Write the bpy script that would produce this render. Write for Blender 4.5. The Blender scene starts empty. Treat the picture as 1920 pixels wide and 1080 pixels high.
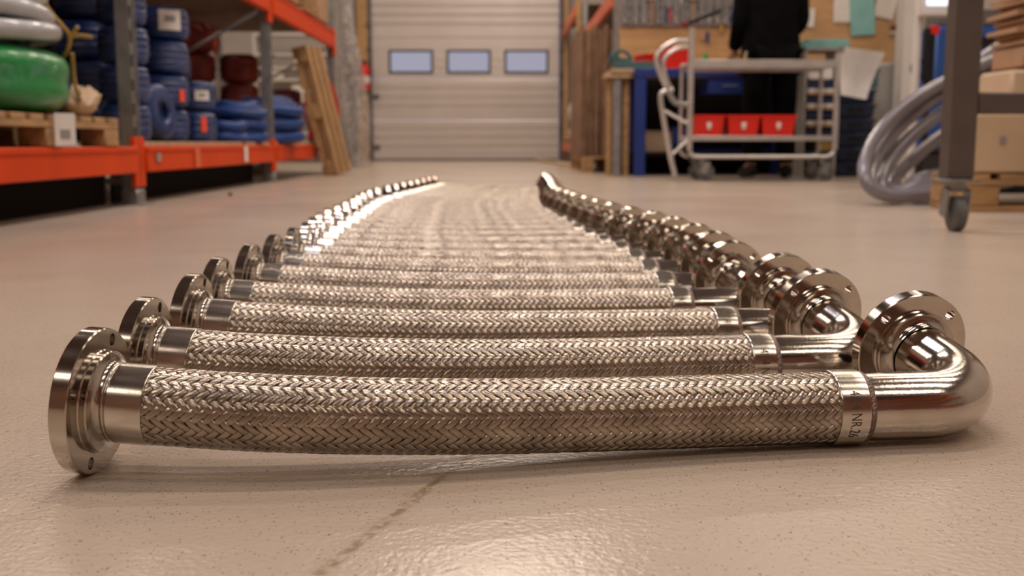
import bpy, bmesh, math, random
import numpy as np
from mathutils import Vector, Matrix, Euler
random.seed(7)
PI = math.pi
R = math.radians
col = bpy.context.scene.collection
sc = bpy.context.scene

# ------------------------------------------------------------------ camera, world, lights, exposure
PITCH, YAW, CAM_H, F = R(7.74), R(-0.37), 0.26, 2000.0
cam = bpy.data.cameras.new('camera'); camo = bpy.data.objects.new('camera', cam); col.objects.link(camo)
camo.location = (0, 0, CAM_H); camo.rotation_euler = (PI/2 - PITCH, 0, YAW)
cam.sensor_width = 36; cam.lens = 36*F/1920; cam.clip_start = .02; cam.clip_end = 200
cam.dof.use_dof = True; cam.dof.focus_distance = .90; cam.dof.aperture_fstop = 7.5
sc.camera = camo
vs = sc.view_settings
vs.view_transform = 'Standard'; vs.look = 'None'; vs.gamma = 1; vs.use_curve_mapping = False
vs.exposure = -0.16
sc.cycles.max_bounces = 8; sc.cycles.transparent_max_bounces = 16
sc.cycles.sample_clamp_indirect = 4.0
w = bpy.data.worlds.new('dusk'); sc.world = w; w.use_nodes = True
w.node_tree.nodes['Background'].inputs[0].default_value = (.46, .46, .58, 1)
w.node_tree.nodes['Background'].inputs[1].default_value = 1.0
CEIL = 4.7
LAMPS = [(0.0, y) for y in (-3.4, -1.6, .3, 2.2, 4.2, 6.2, 8.4, 11.0, 13.6)] + [(-3.5, y) for y in (-2.6, 1.2, 5.0, 8.4, 12.4)] + [(3.2, y) for y in (-1.4, .6, 2.4, 4.2, 6.0, 8.0, 12.0)]  # far end of the left row added to light the back-left zone
LAMP_W = 62.0
def lamp_light(x, y, e, c):
    l = bpy.data.lights.new('tube_light', 'AREA'); l.shape = 'RECTANGLE'; l.size = 1.6; l.size_y = .45 if y < 2 or x else (.16 if y < 5 else .45 if y < 10 else .26)
    l.energy = e; l.color = c
    o = bpy.data.objects.new('tube_light', l); col.objects.link(o); o.location = (x, y, CEIL - .32)
for i, (x, y) in enumerate(LAMPS):
    lamp_light(x, y, LAMP_W*(1.0 if x == 0 else .78)*((.36 if y < 2 else .95 if y < 5 else 1.02 if y < 7 else 1.08) if x == 0 else (.62 if x > 0 else .95)), (.90, .86, 1.0) if i in (2, 4) else (1, .83, .69))

_CM = Euler((PI/2 - PITCH, 0, YAW)).to_matrix()
def at(px, py, Y):                                # the world point seen at a pixel at depth Y
    d = _CM @ Vector(((px-960)/F, -(py-540)/F, -1))
    return Vector((0, 0, CAM_H)) + d*(Y/d.y)
def onfloor(px, py, z=0.0):
    d = _CM @ Vector(((px-960)/F, -(py-540)/F, -1))
    return Vector((0, 0, CAM_H)) + d*((z-CAM_H)/d.z)

# ------------------------------------------------------------------ materials
def mat(name, color=(.5, .5, .5), rough=.5, metal=0.0, noise=0.0, nscale=8.0, bump=0.0, bscale=60.0, coat=0.0,
        color2=None, alpha=1.0, spec=.5, stretch=None, aniso=0.0, trans=0.0, ior=1.45):
    m = bpy.data.materials.new(name); m.use_nodes = True
    nt = m.node_tree; b = nt.nodes['Principled BSDF']
    b.inputs['Base Color'].default_value = (*color, 1); b.inputs['Roughness'].default_value = rough
    b.inputs['Metallic'].default_value = metal; b.inputs['Coat Weight'].default_value = coat
    b.inputs['Coat Roughness'].default_value = .12
    b.inputs['Specular IOR Level'].default_value = spec; b.inputs['Alpha'].default_value = alpha
    b.inputs['Transmission Weight'].default_value = trans; b.inputs['IOR'].default_value = ior
    tc = nt.nodes.new('ShaderNodeTexCoord'); mp = nt.nodes.new('ShaderNodeMapping')
    nt.links.new(tc.outputs['Object'], mp.inputs['Vector'])
    if stretch: mp.inputs['Scale'].default_value = stretch
    n = nt.nodes.new('ShaderNodeTexNoise'); n.inputs['Scale'].default_value = nscale; n.inputs['Detail'].default_value = 5
    nt.links.new(mp.outputs[0], n.inputs['Vector'])
    rmp = nt.nodes.new('ShaderNodeValToRGB'); c2 = color2 or tuple(c*(1-noise) for c in color)
    rmp.color_ramp.elements[0].color = (*c2, 1); rmp.color_ramp.elements[1].color = (*color, 1)
    rmp.color_ramp.elements[0].position = .35; rmp.color_ramp.elements[1].position = .62
    nt.links.new(n.outputs['Fac'], rmp.inputs[0]); nt.links.new(rmp.outputs[0], b.inputs['Base Color'])
    if bump:
        n2 = nt.nodes.new('ShaderNodeTexNoise'); n2.inputs['Scale'].default_value = bscale; n2.inputs['Detail'].default_value = 3
        nt.links.new(mp.outputs[0], n2.inputs['Vector'])
        bp = nt.nodes.new('ShaderNodeBump'); bp.inputs['Strength'].default_value = bump; bp.inputs['Distance'].default_value = .01
        nt.links.new(n2.outputs['Fac'], bp.inputs['Height']); nt.links.new(bp.outputs[0], b.inputs['Normal'])
    return m
M = {}
M['steel'] = mat('polished_steel', (.62, .565, .50), .15, 1.0, .12, 30, .02, 400)
M['turned'] = mat('turned_steel', (.54, .485, .42), .14, 1.0, .12, 40)
M['sleeve'] = mat('brushed_steel', (.65, .60, .53), .19, 1.0, .14, 25, .03, 260, stretch=(1, 8, 8))
M['weld'] = mat('weld_bead', (.33, .25, .22), .35, 1.0, .3, 200, .5, 500)
M['dark_hose'] = mat('dark_inner_hose', (.02, .017, .015), .6, .2)
M['etch'] = mat('etched_letters', (.10, .075, .055), .55, .3)
M['galv'] = mat('galvanised_steel', (.36, .36, .35), .42, .8, .25, 14)
M['alu'] = mat('trolley_tube', (.66, .63, .60), .34, .7, .15, 12)
M['orange'] = mat('orange_beam_paint', (.66, .055, .002), .5, 0, .12, 5, spec=.25)
M['orange2'] = mat('faded_orange_paint', (.72, .15, .06), .45, 0, .12, 5)
M['wood'] = mat('pallet_wood', (.46, .27, .12), .75, 0, .35, 6, .3, 60, stretch=(4, 1, 4))
M['card_brown'] = mat('brown_board', (.27, .155, .09), .85, 0, .35, 7)
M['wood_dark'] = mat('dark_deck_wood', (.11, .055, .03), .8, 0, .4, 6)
M['board'] = mat('chipboard', (.50, .34, .20), .7, 0, .25, 30)
M['ply'] = mat('plywood_panel', (.55, .33, .15), .6, 0, .2, 4, stretch=(1, 1, 6))
M['card'] = mat('cardboard', (.42, .25, .14), .85, 0, .2, 5)
M['card_light'] = mat('pale_carton', (.60, .44, .29), .8, 0, .12, 4)
M['blue_hose'] = mat('blue_plastic', (.009, .034, .145), .35, 0, .35, 12, .3, 25)
M['blue_hose2'] = mat('bright_blue_fabric', (.010, .048, .21), .5, 0, .4, 9, .4, 18)
M['wrap'] = None
M['green'] = mat('green_film', (.006, .21, .04), .32, 0, .4, 4, .5, 7, coat=.2)
M['grey_hose'] = mat('grey_silver_hose', (.42, .43, .44), .3, 0, .25, 5, .2, 30, coat=.6)
M['yellow'] = mat('yellow_strap', (.42, .27, .06), .6, 0, .3, 10)
M['paper'] = mat('paper_label', (.75, .71, .65), .8, 0, .1, 12)
M['print'] = mat('grey_print', (.28, .27, .26), .8)
M['sticker'] = mat('orange_sticker', (.9, .09, .03), .5)
M['maroon'] = mat('dark_red_roll', (.16, .014, .010), .5, 0, .4, 6, .3, 20)
M['redhose'] = mat('red_hose', (.55, .025, .02), .4, 0, .2, 10)
M['redbin'] = mat('red_plastic', (.74, .022, .012), .4, 0, .08, 5)
M['navy'] = mat('navy_plastic', (.012, .022, .06), .45, 0, .2, 6)
M['bluepaint'] = mat('blue_bench_paint', (.012, .035, .20), .45, 0, .15, 5)
M['bluemachine'] = mat('blue_machine_paint', (.02, .08, .30), .45, 0, .15, 5)
M['brownsteel'] = mat('brown_grey_frame', (.12, .092, .08), .42, .25, .15, 10)
M['rubber'] = mat('grey_rubber', (.12, .115, .11), .6, 0, .2, 20)
M['black'] = mat('black_plastic', (.010, .010, .011), .5, spec=.3)
M['clothes'] = mat('black_cloth', (.004, .004, .0045), .95, 0, .3, 15, .3, 40, spec=.08)
M['skin'] = mat('skin', (.50, .27, .19), .5, 0, .1, 8)
M['hair'] = mat('brown_hair', (.05, .03, .018), .7, 0, .3, 40)
M['clearhose'] = mat('clear_pvc_hose', (.22, .205, .235), .25, 0, .2, 6, coat=.7)
M['grey_panel'] = mat('grey_tool_panel', (.24, .23, .23), .55, .2, .15, 3)
M['cabinet'] = mat('grey_cabinet', (.36, .34, .31), .5, 0, .1, 3)
M['white'] = mat('white_paint', (.66, .62, .57), .6, 0, .08, 3)
M['mint'] = mat('mint_cloth', (.24, .50, .47), .8, 0, .15, 8)
M['teal'] = mat('teal_rubber', (.05, .12, .13), .6, 0, .2, 8)
M['tool'] = mat('tool_steel', (.45, .43, .41), .35, .9, .2, 10)
M['door'] = mat('door_steel', (.66, .60, .56), .33, .35, .05, 2)
M['doorframe'] = mat('window_rubber', (.035, .032, .032), .5)
M['track'] = mat('door_track', (.16, .14, .135), .5, .5, .2, 6)
M['green_p'] = mat('green_plastic', (.03, .30, .08), .5)
M['shade_dark'] = mat('painted_shade', (.012, .010, .009), .8, spec=.1)  # near-black standing in for shade under bench and rack
M['ceiling'] = mat('ceiling_grey', (.10, .062, .048), .9, 0, .15, 2)
M['wallpaint'] = mat('wall_paint', (.52, .47, .43), .8, 0, .08, 2)
M['backwall'] = mat('back_wall', (.30, .17, .12), .8, 0, .2, 1)

def film(name, tint, a, rough=.12):
    m = bpy.data.materials.new(name); m.use_nodes = True; nt = m.node_tree; nt.nodes.clear()
    out = nt.nodes.new('ShaderNodeOutputMaterial'); mx = nt.nodes.new('ShaderNodeMixShader')
    t = nt.nodes.new('ShaderNodeBsdfTransparent'); p = nt.nodes.new('ShaderNodeBsdfPrincipled')
    p.inputs['Base Color'].default_value = (*tint, 1); p.inputs['Roughness'].default_value = rough; p.inputs['Coat Weight'].default_value = .5
    n = nt.nodes.new('ShaderNodeTexNoise'); n.inputs['Scale'].default_value = 14; n.inputs['Detail'].default_value = 4; n.inputs['Distortion'].default_value = 1.2
    tc = nt.nodes.new('ShaderNodeTexCoord'); nt.links.new(tc.outputs['Object'], n.inputs['Vector'])
    mr = nt.nodes.new('ShaderNodeMapRange'); mr.inputs[1].default_value = .35; mr.inputs[2].default_value = .75
    mr.inputs[3].default_value = a*.3; mr.inputs[4].default_value = min(1, a*2.0)
    nt.links.new(n.outputs['Fac'], mr.inputs[0]); nt.links.new(mr.outputs[0], mx.inputs[0])
    bp = nt.nodes.new('ShaderNodeBump'); bp.inputs['Strength'].default_value = .8; bp.inputs['Distance'].default_value = .02
    nt.links.new(n.outputs['Fac'], bp.inputs['Height']); nt.links.new(bp.outputs[0], p.inputs['Normal'])
    nt.links.new(t.outputs[0], mx.inputs[1]); nt.links.new(p.outputs[0], mx.inputs[2]); nt.links.new(mx.outputs[0], out.inputs[0])
    return m
M['wrap'] = film('clear_wrap', (.40, .43, .55), .07)
M['sheet'] = film('grey_plastic_sheet', (.50, .46, .44), .55, .3)

def glass_mat():
    m = bpy.data.materials.new('window_pane'); m.use_nodes = True; nt = m.node_tree; nt.nodes.clear()
    out = nt.nodes.new('ShaderNodeOutputMaterial'); mx = nt.nodes.new('ShaderNodeMixShader'); mx.inputs[0].default_value = .10
    t = nt.nodes.new('ShaderNodeBsdfTransparent'); g = nt.nodes.new('ShaderNodeBsdfGlossy'); g.inputs['Roughness'].default_value = .08
    nt.links.new(t.outputs[0], mx.inputs[1]); nt.links.new(g.outputs[0], mx.inputs[2]); nt.links.new(mx.outputs[0], out.inputs[0])
    return m
M['pane'] = glass_mat()
def emis(name, c, s):
    m = bpy.data.materials.new(name); m.use_nodes = True; b = m.node_tree.nodes['Principled BSDF']
    b.inputs['Emission Color'].default_value = (*c, 1); b.inputs['Emission Strength'].default_value = s; return m
M['screen'] = emis('lit_screen', (.75, .82, 1), 1.3)

def braid_mat():
    m = bpy.data.materials.new('braid_wire'); m.use_nodes = True; nt = m.node_tree; b = nt.nodes['Principled BSDF']
    b.inputs['Metallic'].default_value = 1; b.inputs['Roughness'].default_value = .20
    uv = nt.nodes.new('ShaderNodeUVMap'); sx = nt.nodes.new('ShaderNodeSeparateXYZ'); nt.links.new(uv.outputs[0], sx.inputs[0])
    mu = nt.nodes.new('ShaderNodeMath'); mu.operation = 'MULTIPLY'; mu.inputs[1].default_value = 2*PI*8; nt.links.new(sx.outputs[0], mu.inputs[0])
    sn = nt.nodes.new('ShaderNodeMath'); sn.operation = 'COSINE'; nt.links.new(mu.outputs[0], sn.inputs[0])
    bp = nt.nodes.new('ShaderNodeBump'); bp.inputs['Strength'].default_value = .22; bp.inputs['Distance'].default_value = .0004
    nt.links.new(sn.outputs[0], bp.inputs['Height']); nt.links.new(bp.outputs[0], b.inputs['Normal'])
    n = nt.nodes.new('ShaderNodeTexNoise'); n.inputs['Scale'].default_value = 40; tc = nt.nodes.new('ShaderNodeTexCoord')
    nt.links.new(tc.outputs['Object'], n.inputs['Vector'])
    r = nt.nodes.new('ShaderNodeValToRGB'); r.color_ramp.elements[0].color = (.31, .26, .21, 1); r.color_ramp.elements[1].color = (.50, .435, .36, 1)
    r.color_ramp.elements[0].position = .3; r.color_ramp.elements[1].position = .7
    nt.links.new(n.outputs['Fac'], r.inputs[0]); nt.links.new(r.outputs[0], b.inputs['Base Color'])
    return m
M['braid'] = braid_mat()

def floor_mat():
    m = bpy.data.materials.new('cream_epoxy_floor'); m.use_nodes = True; nt = m.node_tree; b = nt.nodes['Principled BSDF']
    N = nt.nodes.new; L = nt.links.new
    tc = N('ShaderNodeTexCoord'); P = tc.outputs['Object']
    base = N('ShaderNodeTexNoise'); base.inputs['Scale'].default_value = 1.6; base.inputs['Detail'].default_value = 5; L(P, base.inputs['Vector'])
    r = N('ShaderNodeValToRGB'); r.color_ramp.elements[0].color = (.46, .37, .29, 1); r.color_ramp.elements[1].color = (.53, .445, .355, 1)
    r.color_ramp.elements[0].position = .32; r.color_ramp.elements[1].position = .6; L(base.outputs['Fac'], r.inputs[0])
    # small dark specks: voronoi cells, only some of them
    def specks(scale, size, keep, dark, prev):
        v = N('ShaderNodeTexVoronoi'); v.inputs['Scale'].default_value = scale; L(P, v.inputs['Vector'])
        mp = N('ShaderNodeMath'); mp.operation = 'LESS_THAN'; mp.inputs[1].default_value = size; L(v.outputs['Distance'], mp.inputs[0])
        s = N('ShaderNodeSeparateColor'); L(v.outputs['Color'], s.inputs[0])
        k = N('ShaderNodeMath'); k.operation = 'LESS_THAN'; k.inputs[1].default_value = keep; L(s.outputs[0], k.inputs[0])
        mu = N('ShaderNodeMath'); mu.operation = 'MULTIPLY'; L(mp.outputs[0], mu.inputs[0]); L(k.outputs[0], mu.inputs[1])
        mu2 = N('ShaderNodeMath'); mu2.operation = 'MULTIPLY'; mu2.inputs[1].default_value = .75; L(mu.outputs[0], mu2.inputs[0])
        mx = N('ShaderNodeMixRGB'); mx.inputs[2].default_value = dark; L(mu2.outputs[0], mx.inputs[0]); L(prev, mx.inputs[1])
        return mx.outputs[0]
    c = specks(260, .22, .40, (.20, .14, .10, 1), r.outputs[0])
    c = specks(110, .12, .16, (.13, .085, .06, 1), c)
    # worn smear areas far away
    wn = N('ShaderNodeTexNoise'); wn.inputs['Scale'].default_value = 1.1; wn.inputs['Detail'].default_value = 3
    mp2 = N('ShaderNodeMapping'); mp2.inputs['Scale'].default_value = (1, .8, 1); mp2.inputs['Location'].default_value = (3, 1, 0); L(P, mp2.inputs[0]); L(mp2.outputs[0], wn.inputs['Vector'])
    mr = N('ShaderNodeMapRange'); mr.inputs[1].default_value = .55; mr.inputs[2].default_value = .75; mr.inputs[4].default_value = .35; L(wn.outputs['Fac'], mr.inputs[0])
    mx = N('ShaderNodeMixRGB'); mx.inputs[2].default_value = (.34, .25, .21, 1); L(mr.outputs[0], mx.inputs[0]); L(c, mx.inputs[1]); c = mx.outputs[0]
    # glue line: a broken brown streak between two floor points
    def streak(a, d, width, colr, fac, prev, nsc, lo):
        sx = N('ShaderNodeSeparateXYZ'); L(P, sx.inputs[0])
        dx, dy = d.x-a.x, d.y-a.y; ln = math.hypot(dx, dy); nx, ny = -dy/ln, dx/ln; tx, ty = dx/ln, dy/ln
        def lin(kx, ky, off):
            p = N('ShaderNodeMath'); p.operation = 'MULTIPLY'; p.inputs[1].default_value = kx; L(sx.outputs[0], p.inputs[0])
            q = N('ShaderNodeMath'); q.operation = 'MULTIPLY_ADD'; q.inputs[1].default_value = ky; L(sx.outputs[1], q.inputs[0]); L(p.outputs[0], q.inputs[2])
            s = N('ShaderNodeMath'); s.operation = 'ADD'; s.inputs[1].default_value = off; L(q.outputs[0], s.inputs[0]); return s.outputs[0]
        dist = lin(nx, ny, -(nx*a.x+ny*a.y)); along = lin(tx, ty, -(tx*a.x+ty*a.y))
        ab = N('ShaderNodeMath'); ab.operation = 'ABSOLUTE'; L(dist, ab.inputs[0])
        m1 = N('ShaderNodeMapRange'); m1.inputs[1].default_value = width*.3; m1.inputs[2].default_value = width; m1.inputs[3].default_value = 1; m1.inputs[4].default_value = 0; L(ab.outputs[0], m1.inputs[0])
        m2 = N('ShaderNodeMath'); m2.operation = 'COMPARE'; m2.inputs[1].default_value = ln/2; m2.inputs[2].default_value = ln/2; L(along, m2.inputs[0])
        nn = N('ShaderNodeTexNoise'); nn.inputs['Scale'].default_value = nsc; nn.inputs['Detail'].default_value = 6; L(P, nn.inputs['Vector'])
        m3 = N('ShaderNodeMapRange'); m3.inputs[1].default_value = lo; m3.inputs[2].default_value = lo+.14; L(nn.outputs['Fac'], m3.inputs[0])
        a1 = N('ShaderNodeMath'); a1.operation = 'MULTIPLY'; L(m1.outputs[0], a1.inputs[0]); L(m2.outputs[0], a1.inputs[1])
        a2 = N('ShaderNodeMath'); a2.operation = 'MULTIPLY'; L(a1.outputs[0], a2.inputs[0]); L(m3.outputs[0], a2.inputs[1])
        a3 = N('ShaderNodeMath'); a3.operation = 'MULTIPLY'; a3.inputs[1].default_value = fac; L(a2.outputs[0], a3.inputs[0])
        x = N('ShaderNodeMixRGB'); x.inputs[2].default_value = colr; L(a3.outputs[0], x.inputs[0]); L(prev, x.inputs[1]); return x.outputs[0]
    c = streak(onfloor(596, 1079), onfloor(885, 850), .0060, (.25, .165, .08, 1), .85, c, 90, .40)
    c = streak(onfloor(596, 1079), onfloor(885, 850), .016, (.36, .27, .19, 1), .25, c, 30, .42)
    c = streak(onfloor(205, 845), onfloor(360, 850), .014, (.10, .07, .055, 1), .7, c, 210, .56)
    L(c, b.inputs['Base Color'])
    b.inputs['Roughness'].default_value = .24; b.inputs['Specular IOR Level'].default_value = .5
    n3 = N('ShaderNodeTexNoise'); n3.inputs['Scale'].default_value = 170; n3.inputs['Detail'].default_value = 2; L(P, n3.inputs['Vector'])
    bp = N('ShaderNodeBump'); bp.inputs['Strength'].default_value = .55; bp.inputs['Distance'].default_value = .0012
    L(n3.outputs['Fac'], bp.inputs['Height']); L(bp.outputs[0], b.inputs['Normal'])
    return m
M['floor'] = floor_mat()

# ------------------------------------------------------------------ mesh helpers
class MB:
    def __init__(s): s.v = []; s.f = []
    def add(s, vs_, fs):
        o = len(s.v); s.v += [tuple(p) for p in vs_]; s.f += [tuple(i+o for i in f) for f in fs]; return s
    def box(s, c, d, rot=None, taper=1.0, bev=0.0):
        # a box with chamfered edges; taper narrows its foot
        x, y, z = d[0]/2, d[1]/2, d[2]/2; b = min(bev or min(d)*.08, min(d)*.45); c = Vector(c)
        rm = rot.to_matrix() if isinstance(rot, Euler) else rot
        bmx = bmesh.new(); bmesh.ops.create_cube(bmx, size=1)
        for v in bmx.verts: v.co = Vector((v.co.x*2*x, v.co.y*2*y, v.co.z*2*z))
        bmesh.ops.bevel(bmx, geom=bmx.edges[:], offset=b, segments=1, affect='EDGES')
        for v in bmx.verts:
            k = 1 if v.co.z > 0 else taper
            v.co.x *= k; v.co.y *= k
            if rm: v.co = rm @ v.co
            v.co += c
        bmx.verts.index_update(); s.add([v.co for v in bmx.verts], [[q.index for q in f.verts] for f in bmx.faces]); bmx.free(); return s
    def tube(s, pts, r, n=10, closed=False, caps=True, up=None):
        pts = [Vector(p) for p in pts]; m = len(pts); rr = r if isinstance(r, (list, tuple)) else [r]*m
        vs_ = []; prev = None
        for i, p in enumerate(pts):
            if closed: t = pts[(i+1) % m]-pts[i-1]
            else: t = pts[min(i+1, m-1)]-pts[max(i-1, 0)]
            t.normalize()
            if prev is None:
                a = up or (Vector((0, 0, 1)) if abs(t.z) < .9 else Vector((1, 0, 0))); u = t.cross(a).normalized()
            else: u = (prev - t*prev.dot(t)).normalized()
            prev = u; q = t.cross(u)
            for k in range(n):
                a = 2*PI*k/n; vs_.append(p+(u*math.cos(a)+q*math.sin(a))*rr[i])
        fs = []
        for i in range(m if closed else m-1):
            for k in range(n):
                a, b_ = i*n+k, i*n+(k+1) % n; c_, d_ = ((i+1) % m)*n+(k+1) % n, ((i+1) % m)*n+k; fs.append((a, b_, c_, d_))
        if caps and not closed: fs.append(tuple(range(n-1, -1, -1))); fs.append(tuple((m-1)*n+k for k in range(n)))
        return s.add(vs_, fs)
    def lathe(s, prof, org=(0, 0, 0), axis=(0, 0, 1), n=32, closed=False, fn=None):
        # prof: list of (along, radius)
        a = Vector(axis).normalized(); h = Vector((0, 0, 1)) if abs(a.z) < .9 else Vector((1, 0, 0))
        u = a.cross(h).normalized(); q = a.cross(u); o = Vector(org); vs_ = []
        for (t, r) in prof:
            for k in range(n):
                an = 2*PI*k/n; rr = r*(fn(an, t) if fn else 1); vs_.append(o+a*t+(u*math.cos(an)+q*math.sin(an))*rr)
        fs = []; m = len(prof)
        for i in range(m if closed else m-1):
            for k in range(n):
                j = (i+1) % m; fs.append((i*n+k, j*n+k, j*n+(k+1) % n, i*n+(k+1) % n))
        return s.add(vs_, fs)
    def build(s, name, m, parent=None, smooth=True, loc=None):
        me = bpy.data.meshes.new(name); me.from_pydata(s.v, [], s.f)
        bmx = bmesh.new(); bmx.from_mesh(me); bmesh.ops.recalc_face_normals(bmx, faces=bmx.faces[:]); bmx.to_mesh(me); bmx.free()
        me.materials.append(M[m] if isinstance(m, str) else m)
        if smooth:
            me.shade_smooth(); me.set_sharp_from_angle(angle=R(38))
        o = bpy.data.objects.new(name, me); col.objects.link(o); o.parent = parent
        if loc is not None: o.location = loc
        return o
def tag(o, label=None, cat=None, group=None, kind=None):
    if label: o['label'] = label
    if cat: o['category'] = cat
    if group: o['group'] = group
    if kind: o['kind'] = kind
    return o
def empty(name, loc, label, cat, group=None, rz=0.0, rot=None):
    o = bpy.data.objects.new(name, None); col.objects.link(o); o.location = loc; o.rotation_euler = rot or (0, 0, rz)
    o.empty_display_size = .05
    return tag(o, label, cat, group)
def struct(mb, name, m, label=None): return tag(mb.build(name, m), label, None, None, 'structure')
def kids(o): return [c for c in bpy.data.objects if c.parent == o]
def copy_tree(o, parent=None):
    c = o.copy(); col.objects.link(c); c.parent = parent
    for ch in kids(o): copy_tree(ch, c)
    return c
def dup(o, loc, label, rot=None, group=None, scale=None):
    c = copy_tree(o); c.location = loc; c['label'] = label
    if rot is not None: c.rotation_euler = rot
    if group: c['group'] = group
    if scale is not None: c.scale = scale
    return c
def part(name, m, parent, mb, smooth=True): return mb.build(name, m, parent, smooth)
def smooth(ps, k=3):
    for _ in range(k):
        o = [ps[0]]
        for i in range(len(ps)-1): o += [ps[i]*.75+ps[i+1]*.25, ps[i]*.25+ps[i+1]*.75]
        ps = o+[ps[-1]]
    return ps
def arc(c, r, a0, a1, n, ax='xz'):
    out = []
    for i in range(n+1):
        a = a0+(a1-a0)*i/n; p, q = r*math.cos(a), r*math.sin(a)
        out.append((c[0]+p, c[1], c[2]+q) if ax == 'xz' else ((c[0]+p, c[1]+q, c[2]) if ax == 'xy' else (c[0], c[1]+p, c[2]+q)))
    return out

# ------------------------------------------------------------------ the room
X0, X1, Y0, Y1 = -5.2, 5.2, -5.0, 16.35
fl = MB().box(((X0+X1)/2, (Y0+Y1)/2, -.05), (X1-X0+.4, Y1-Y0+.4, .1), bev=.001); struct(fl, 'floor', 'floor', 'cream epoxy workshop floor with fine dark specks')
struct(MB().box(((X0+X1)/2, (Y0+Y1)/2, CEIL+.05), (X1-X0+.4, Y1-Y0+.4, .1), bev=.001), 'ceiling', 'ceiling')
struct(MB().box((X0-.05, (Y0+Y1)/2, CEIL/2), (.1, Y1-Y0, CEIL), bev=.001), 'wall_left', 'wallpaint')
struct(MB().box((X1+.05, (Y0+Y1)/2, CEIL/2), (.1, Y1-Y0, CEIL), bev=.001), 'wall_right', 'wallpaint')
struct(MB().box(((X0+X1)/2, Y0-.05, CEIL/2), (X1-X0, .1, CEIL), bev=.001), 'wall_back', 'backwall')
DX0, DX1, DY, DZ = -1.98, .80, 16.25, 3.02
wf = MB()
wf.box(((X0+DX0)/2-.03, Y1, CEIL/2), (DX0-X0-.06, .16, CEIL), bev=.001)
wf.box(((X1+DX1)/2+.03, Y1, CEIL/2), (X1-DX1-.06, .16, CEIL), bev=.001)
wf.box(((DX0+DX1)/2, Y1, (DZ+CEIL)/2), (DX1-DX0+.12, .16, CEIL-DZ), bev=.001)
struct(wf, 'wall_front', 'wallpaint')

# sectional door: each panel its own piece, three glazed openings in the third one
dr = empty('door_1', ((DX0+DX1)/2, DY, 0), 'wide silver-grey sectional roller door with ribbed panels and three windows', None); dr['kind'] = 'structure'
PW, PH = DX1-DX0, .605
def door_panel(z, wins=None):
    # ribbed section: profile swept along X
    prof = [(0, 0), (.004, .012), (.004, .165), (-.012, .185), (-.012, .2), (.004, .215), (.004, .30), (-.012, .32), (-.012, .335), (.004, .35),
            (.004, .435), (-.012, .455), (-.012, .47), (.004, .485), (.004, PH-.02), (0, PH-.006)]
    mb = MB()
    if not wins:
        vs_ = []
        for xx in (-PW/2, PW/2):
            for (y, zz) in prof: vs_.append((xx, -.02+y if False else -.02-y, z+zz))
            vs_.append((xx, .03, z+PH-.006)); vs_.append((xx, .03, z))
        n = len(prof)+2
        mb.add(vs_, [(i, (i+1) % n, n+(i+1) % n, n+i) for i in range(n)]+[tuple(range(n)), tuple(range(2*n-1, n-1, -1))])
    else:
        zb, zt = wins[0][2], wins[0][3]
        mb.box((0, 0, (z+zb)/2), (PW, .045, zb-z-.002)); mb.box((0, 0, (z+PH+zt)/2-.002), (PW, .045, z+PH-zt-.004))
        xs = [-PW/2]+[q for w_ in wins for q in (w_[0], w_[1])]+[PW/2]
        for i in range(0, len(xs), 2): mb.box(((xs[i]+xs[i+1])/2, 0, (zb+zt)/2), (xs[i+1]-xs[i], .045, zt-zb+.004))
        for i in range(2, len(xs)-2, 2):
            for q in (.33, .66): mb.box(((xs[i]+xs[i+1])/2, -.026, zb+(zt-zb)*q), (xs[i+1]-xs[i]-.06, .012, .05))
    return mb
cxd = (DX0+DX1)/2
wins = []
for (a, b_) in ((730, 812), (838, 920), (946, 1028)):
    p, q = at(a, 138, DY), at(b_, 94, DY); wins.append((p.x-cxd, q.x-cxd, p.z, q.z))
for i in range(5):
    part('door_panel', 'door', dr, door_panel(i*PH, wins if i == 2 else None), smooth=False)
for (a, b_, c_, d_) in wins:
    fr = MB()
    t = .03
    fr.box(((a+b_)/2, -.03, c_+t/2), (b_-a, .03, t)).box(((a+b_)/2, -.03, d_-t/2), (b_-a, .03, t)).box((a+t/2, -.03, (c_+d_)/2), (t, .03, d_-c_-2*t)).box((b_-t/2, -.03, (c_+d_)/2), (t, .03, d_-c_-2*t))
    f = part('window_frame', 'doorframe', dr, fr)
    part('pane', 'pane', f, MB().box(((a+b_)/2, -.01, (c_+d_)/2), (b_-a-.04, .008, d_-c_-.04)))
part('rubber_seal', 'doorframe', dr, MB().box((0, -.01, .012), (PW, .05, .024)))
for z in (.2, .95): part('hinge', 'track', dr, MB().box((-PW/2+.05, -.05, z), (.09, .03, .06)))
for s in (-1, 1):
    tr = MB().box((s*(PW/2+.035), -.05, 1.5), (.06, .12, 3.0))
    for z in (.5, 1.05, 1.3, 1.66, 2.0): tr.tube([(s*(PW/2+.03), -.12, z), (s*(PW/2+.03), -.18, z)], .028, 10)
    part('door_track', 'track', dr, tr)
# wooden stud beside the door
struct(MB().box((at(680, 200, 16.1).x, 16.18, 1.6), (.17, .12, 3.2)), 'trim_1', 'ply')
struct(MB().box((at(664, 200, 15.9).x-.02, 16.12, 1.6), (.06, .2, 3.2)), 'trim_2', 'galv')

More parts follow.
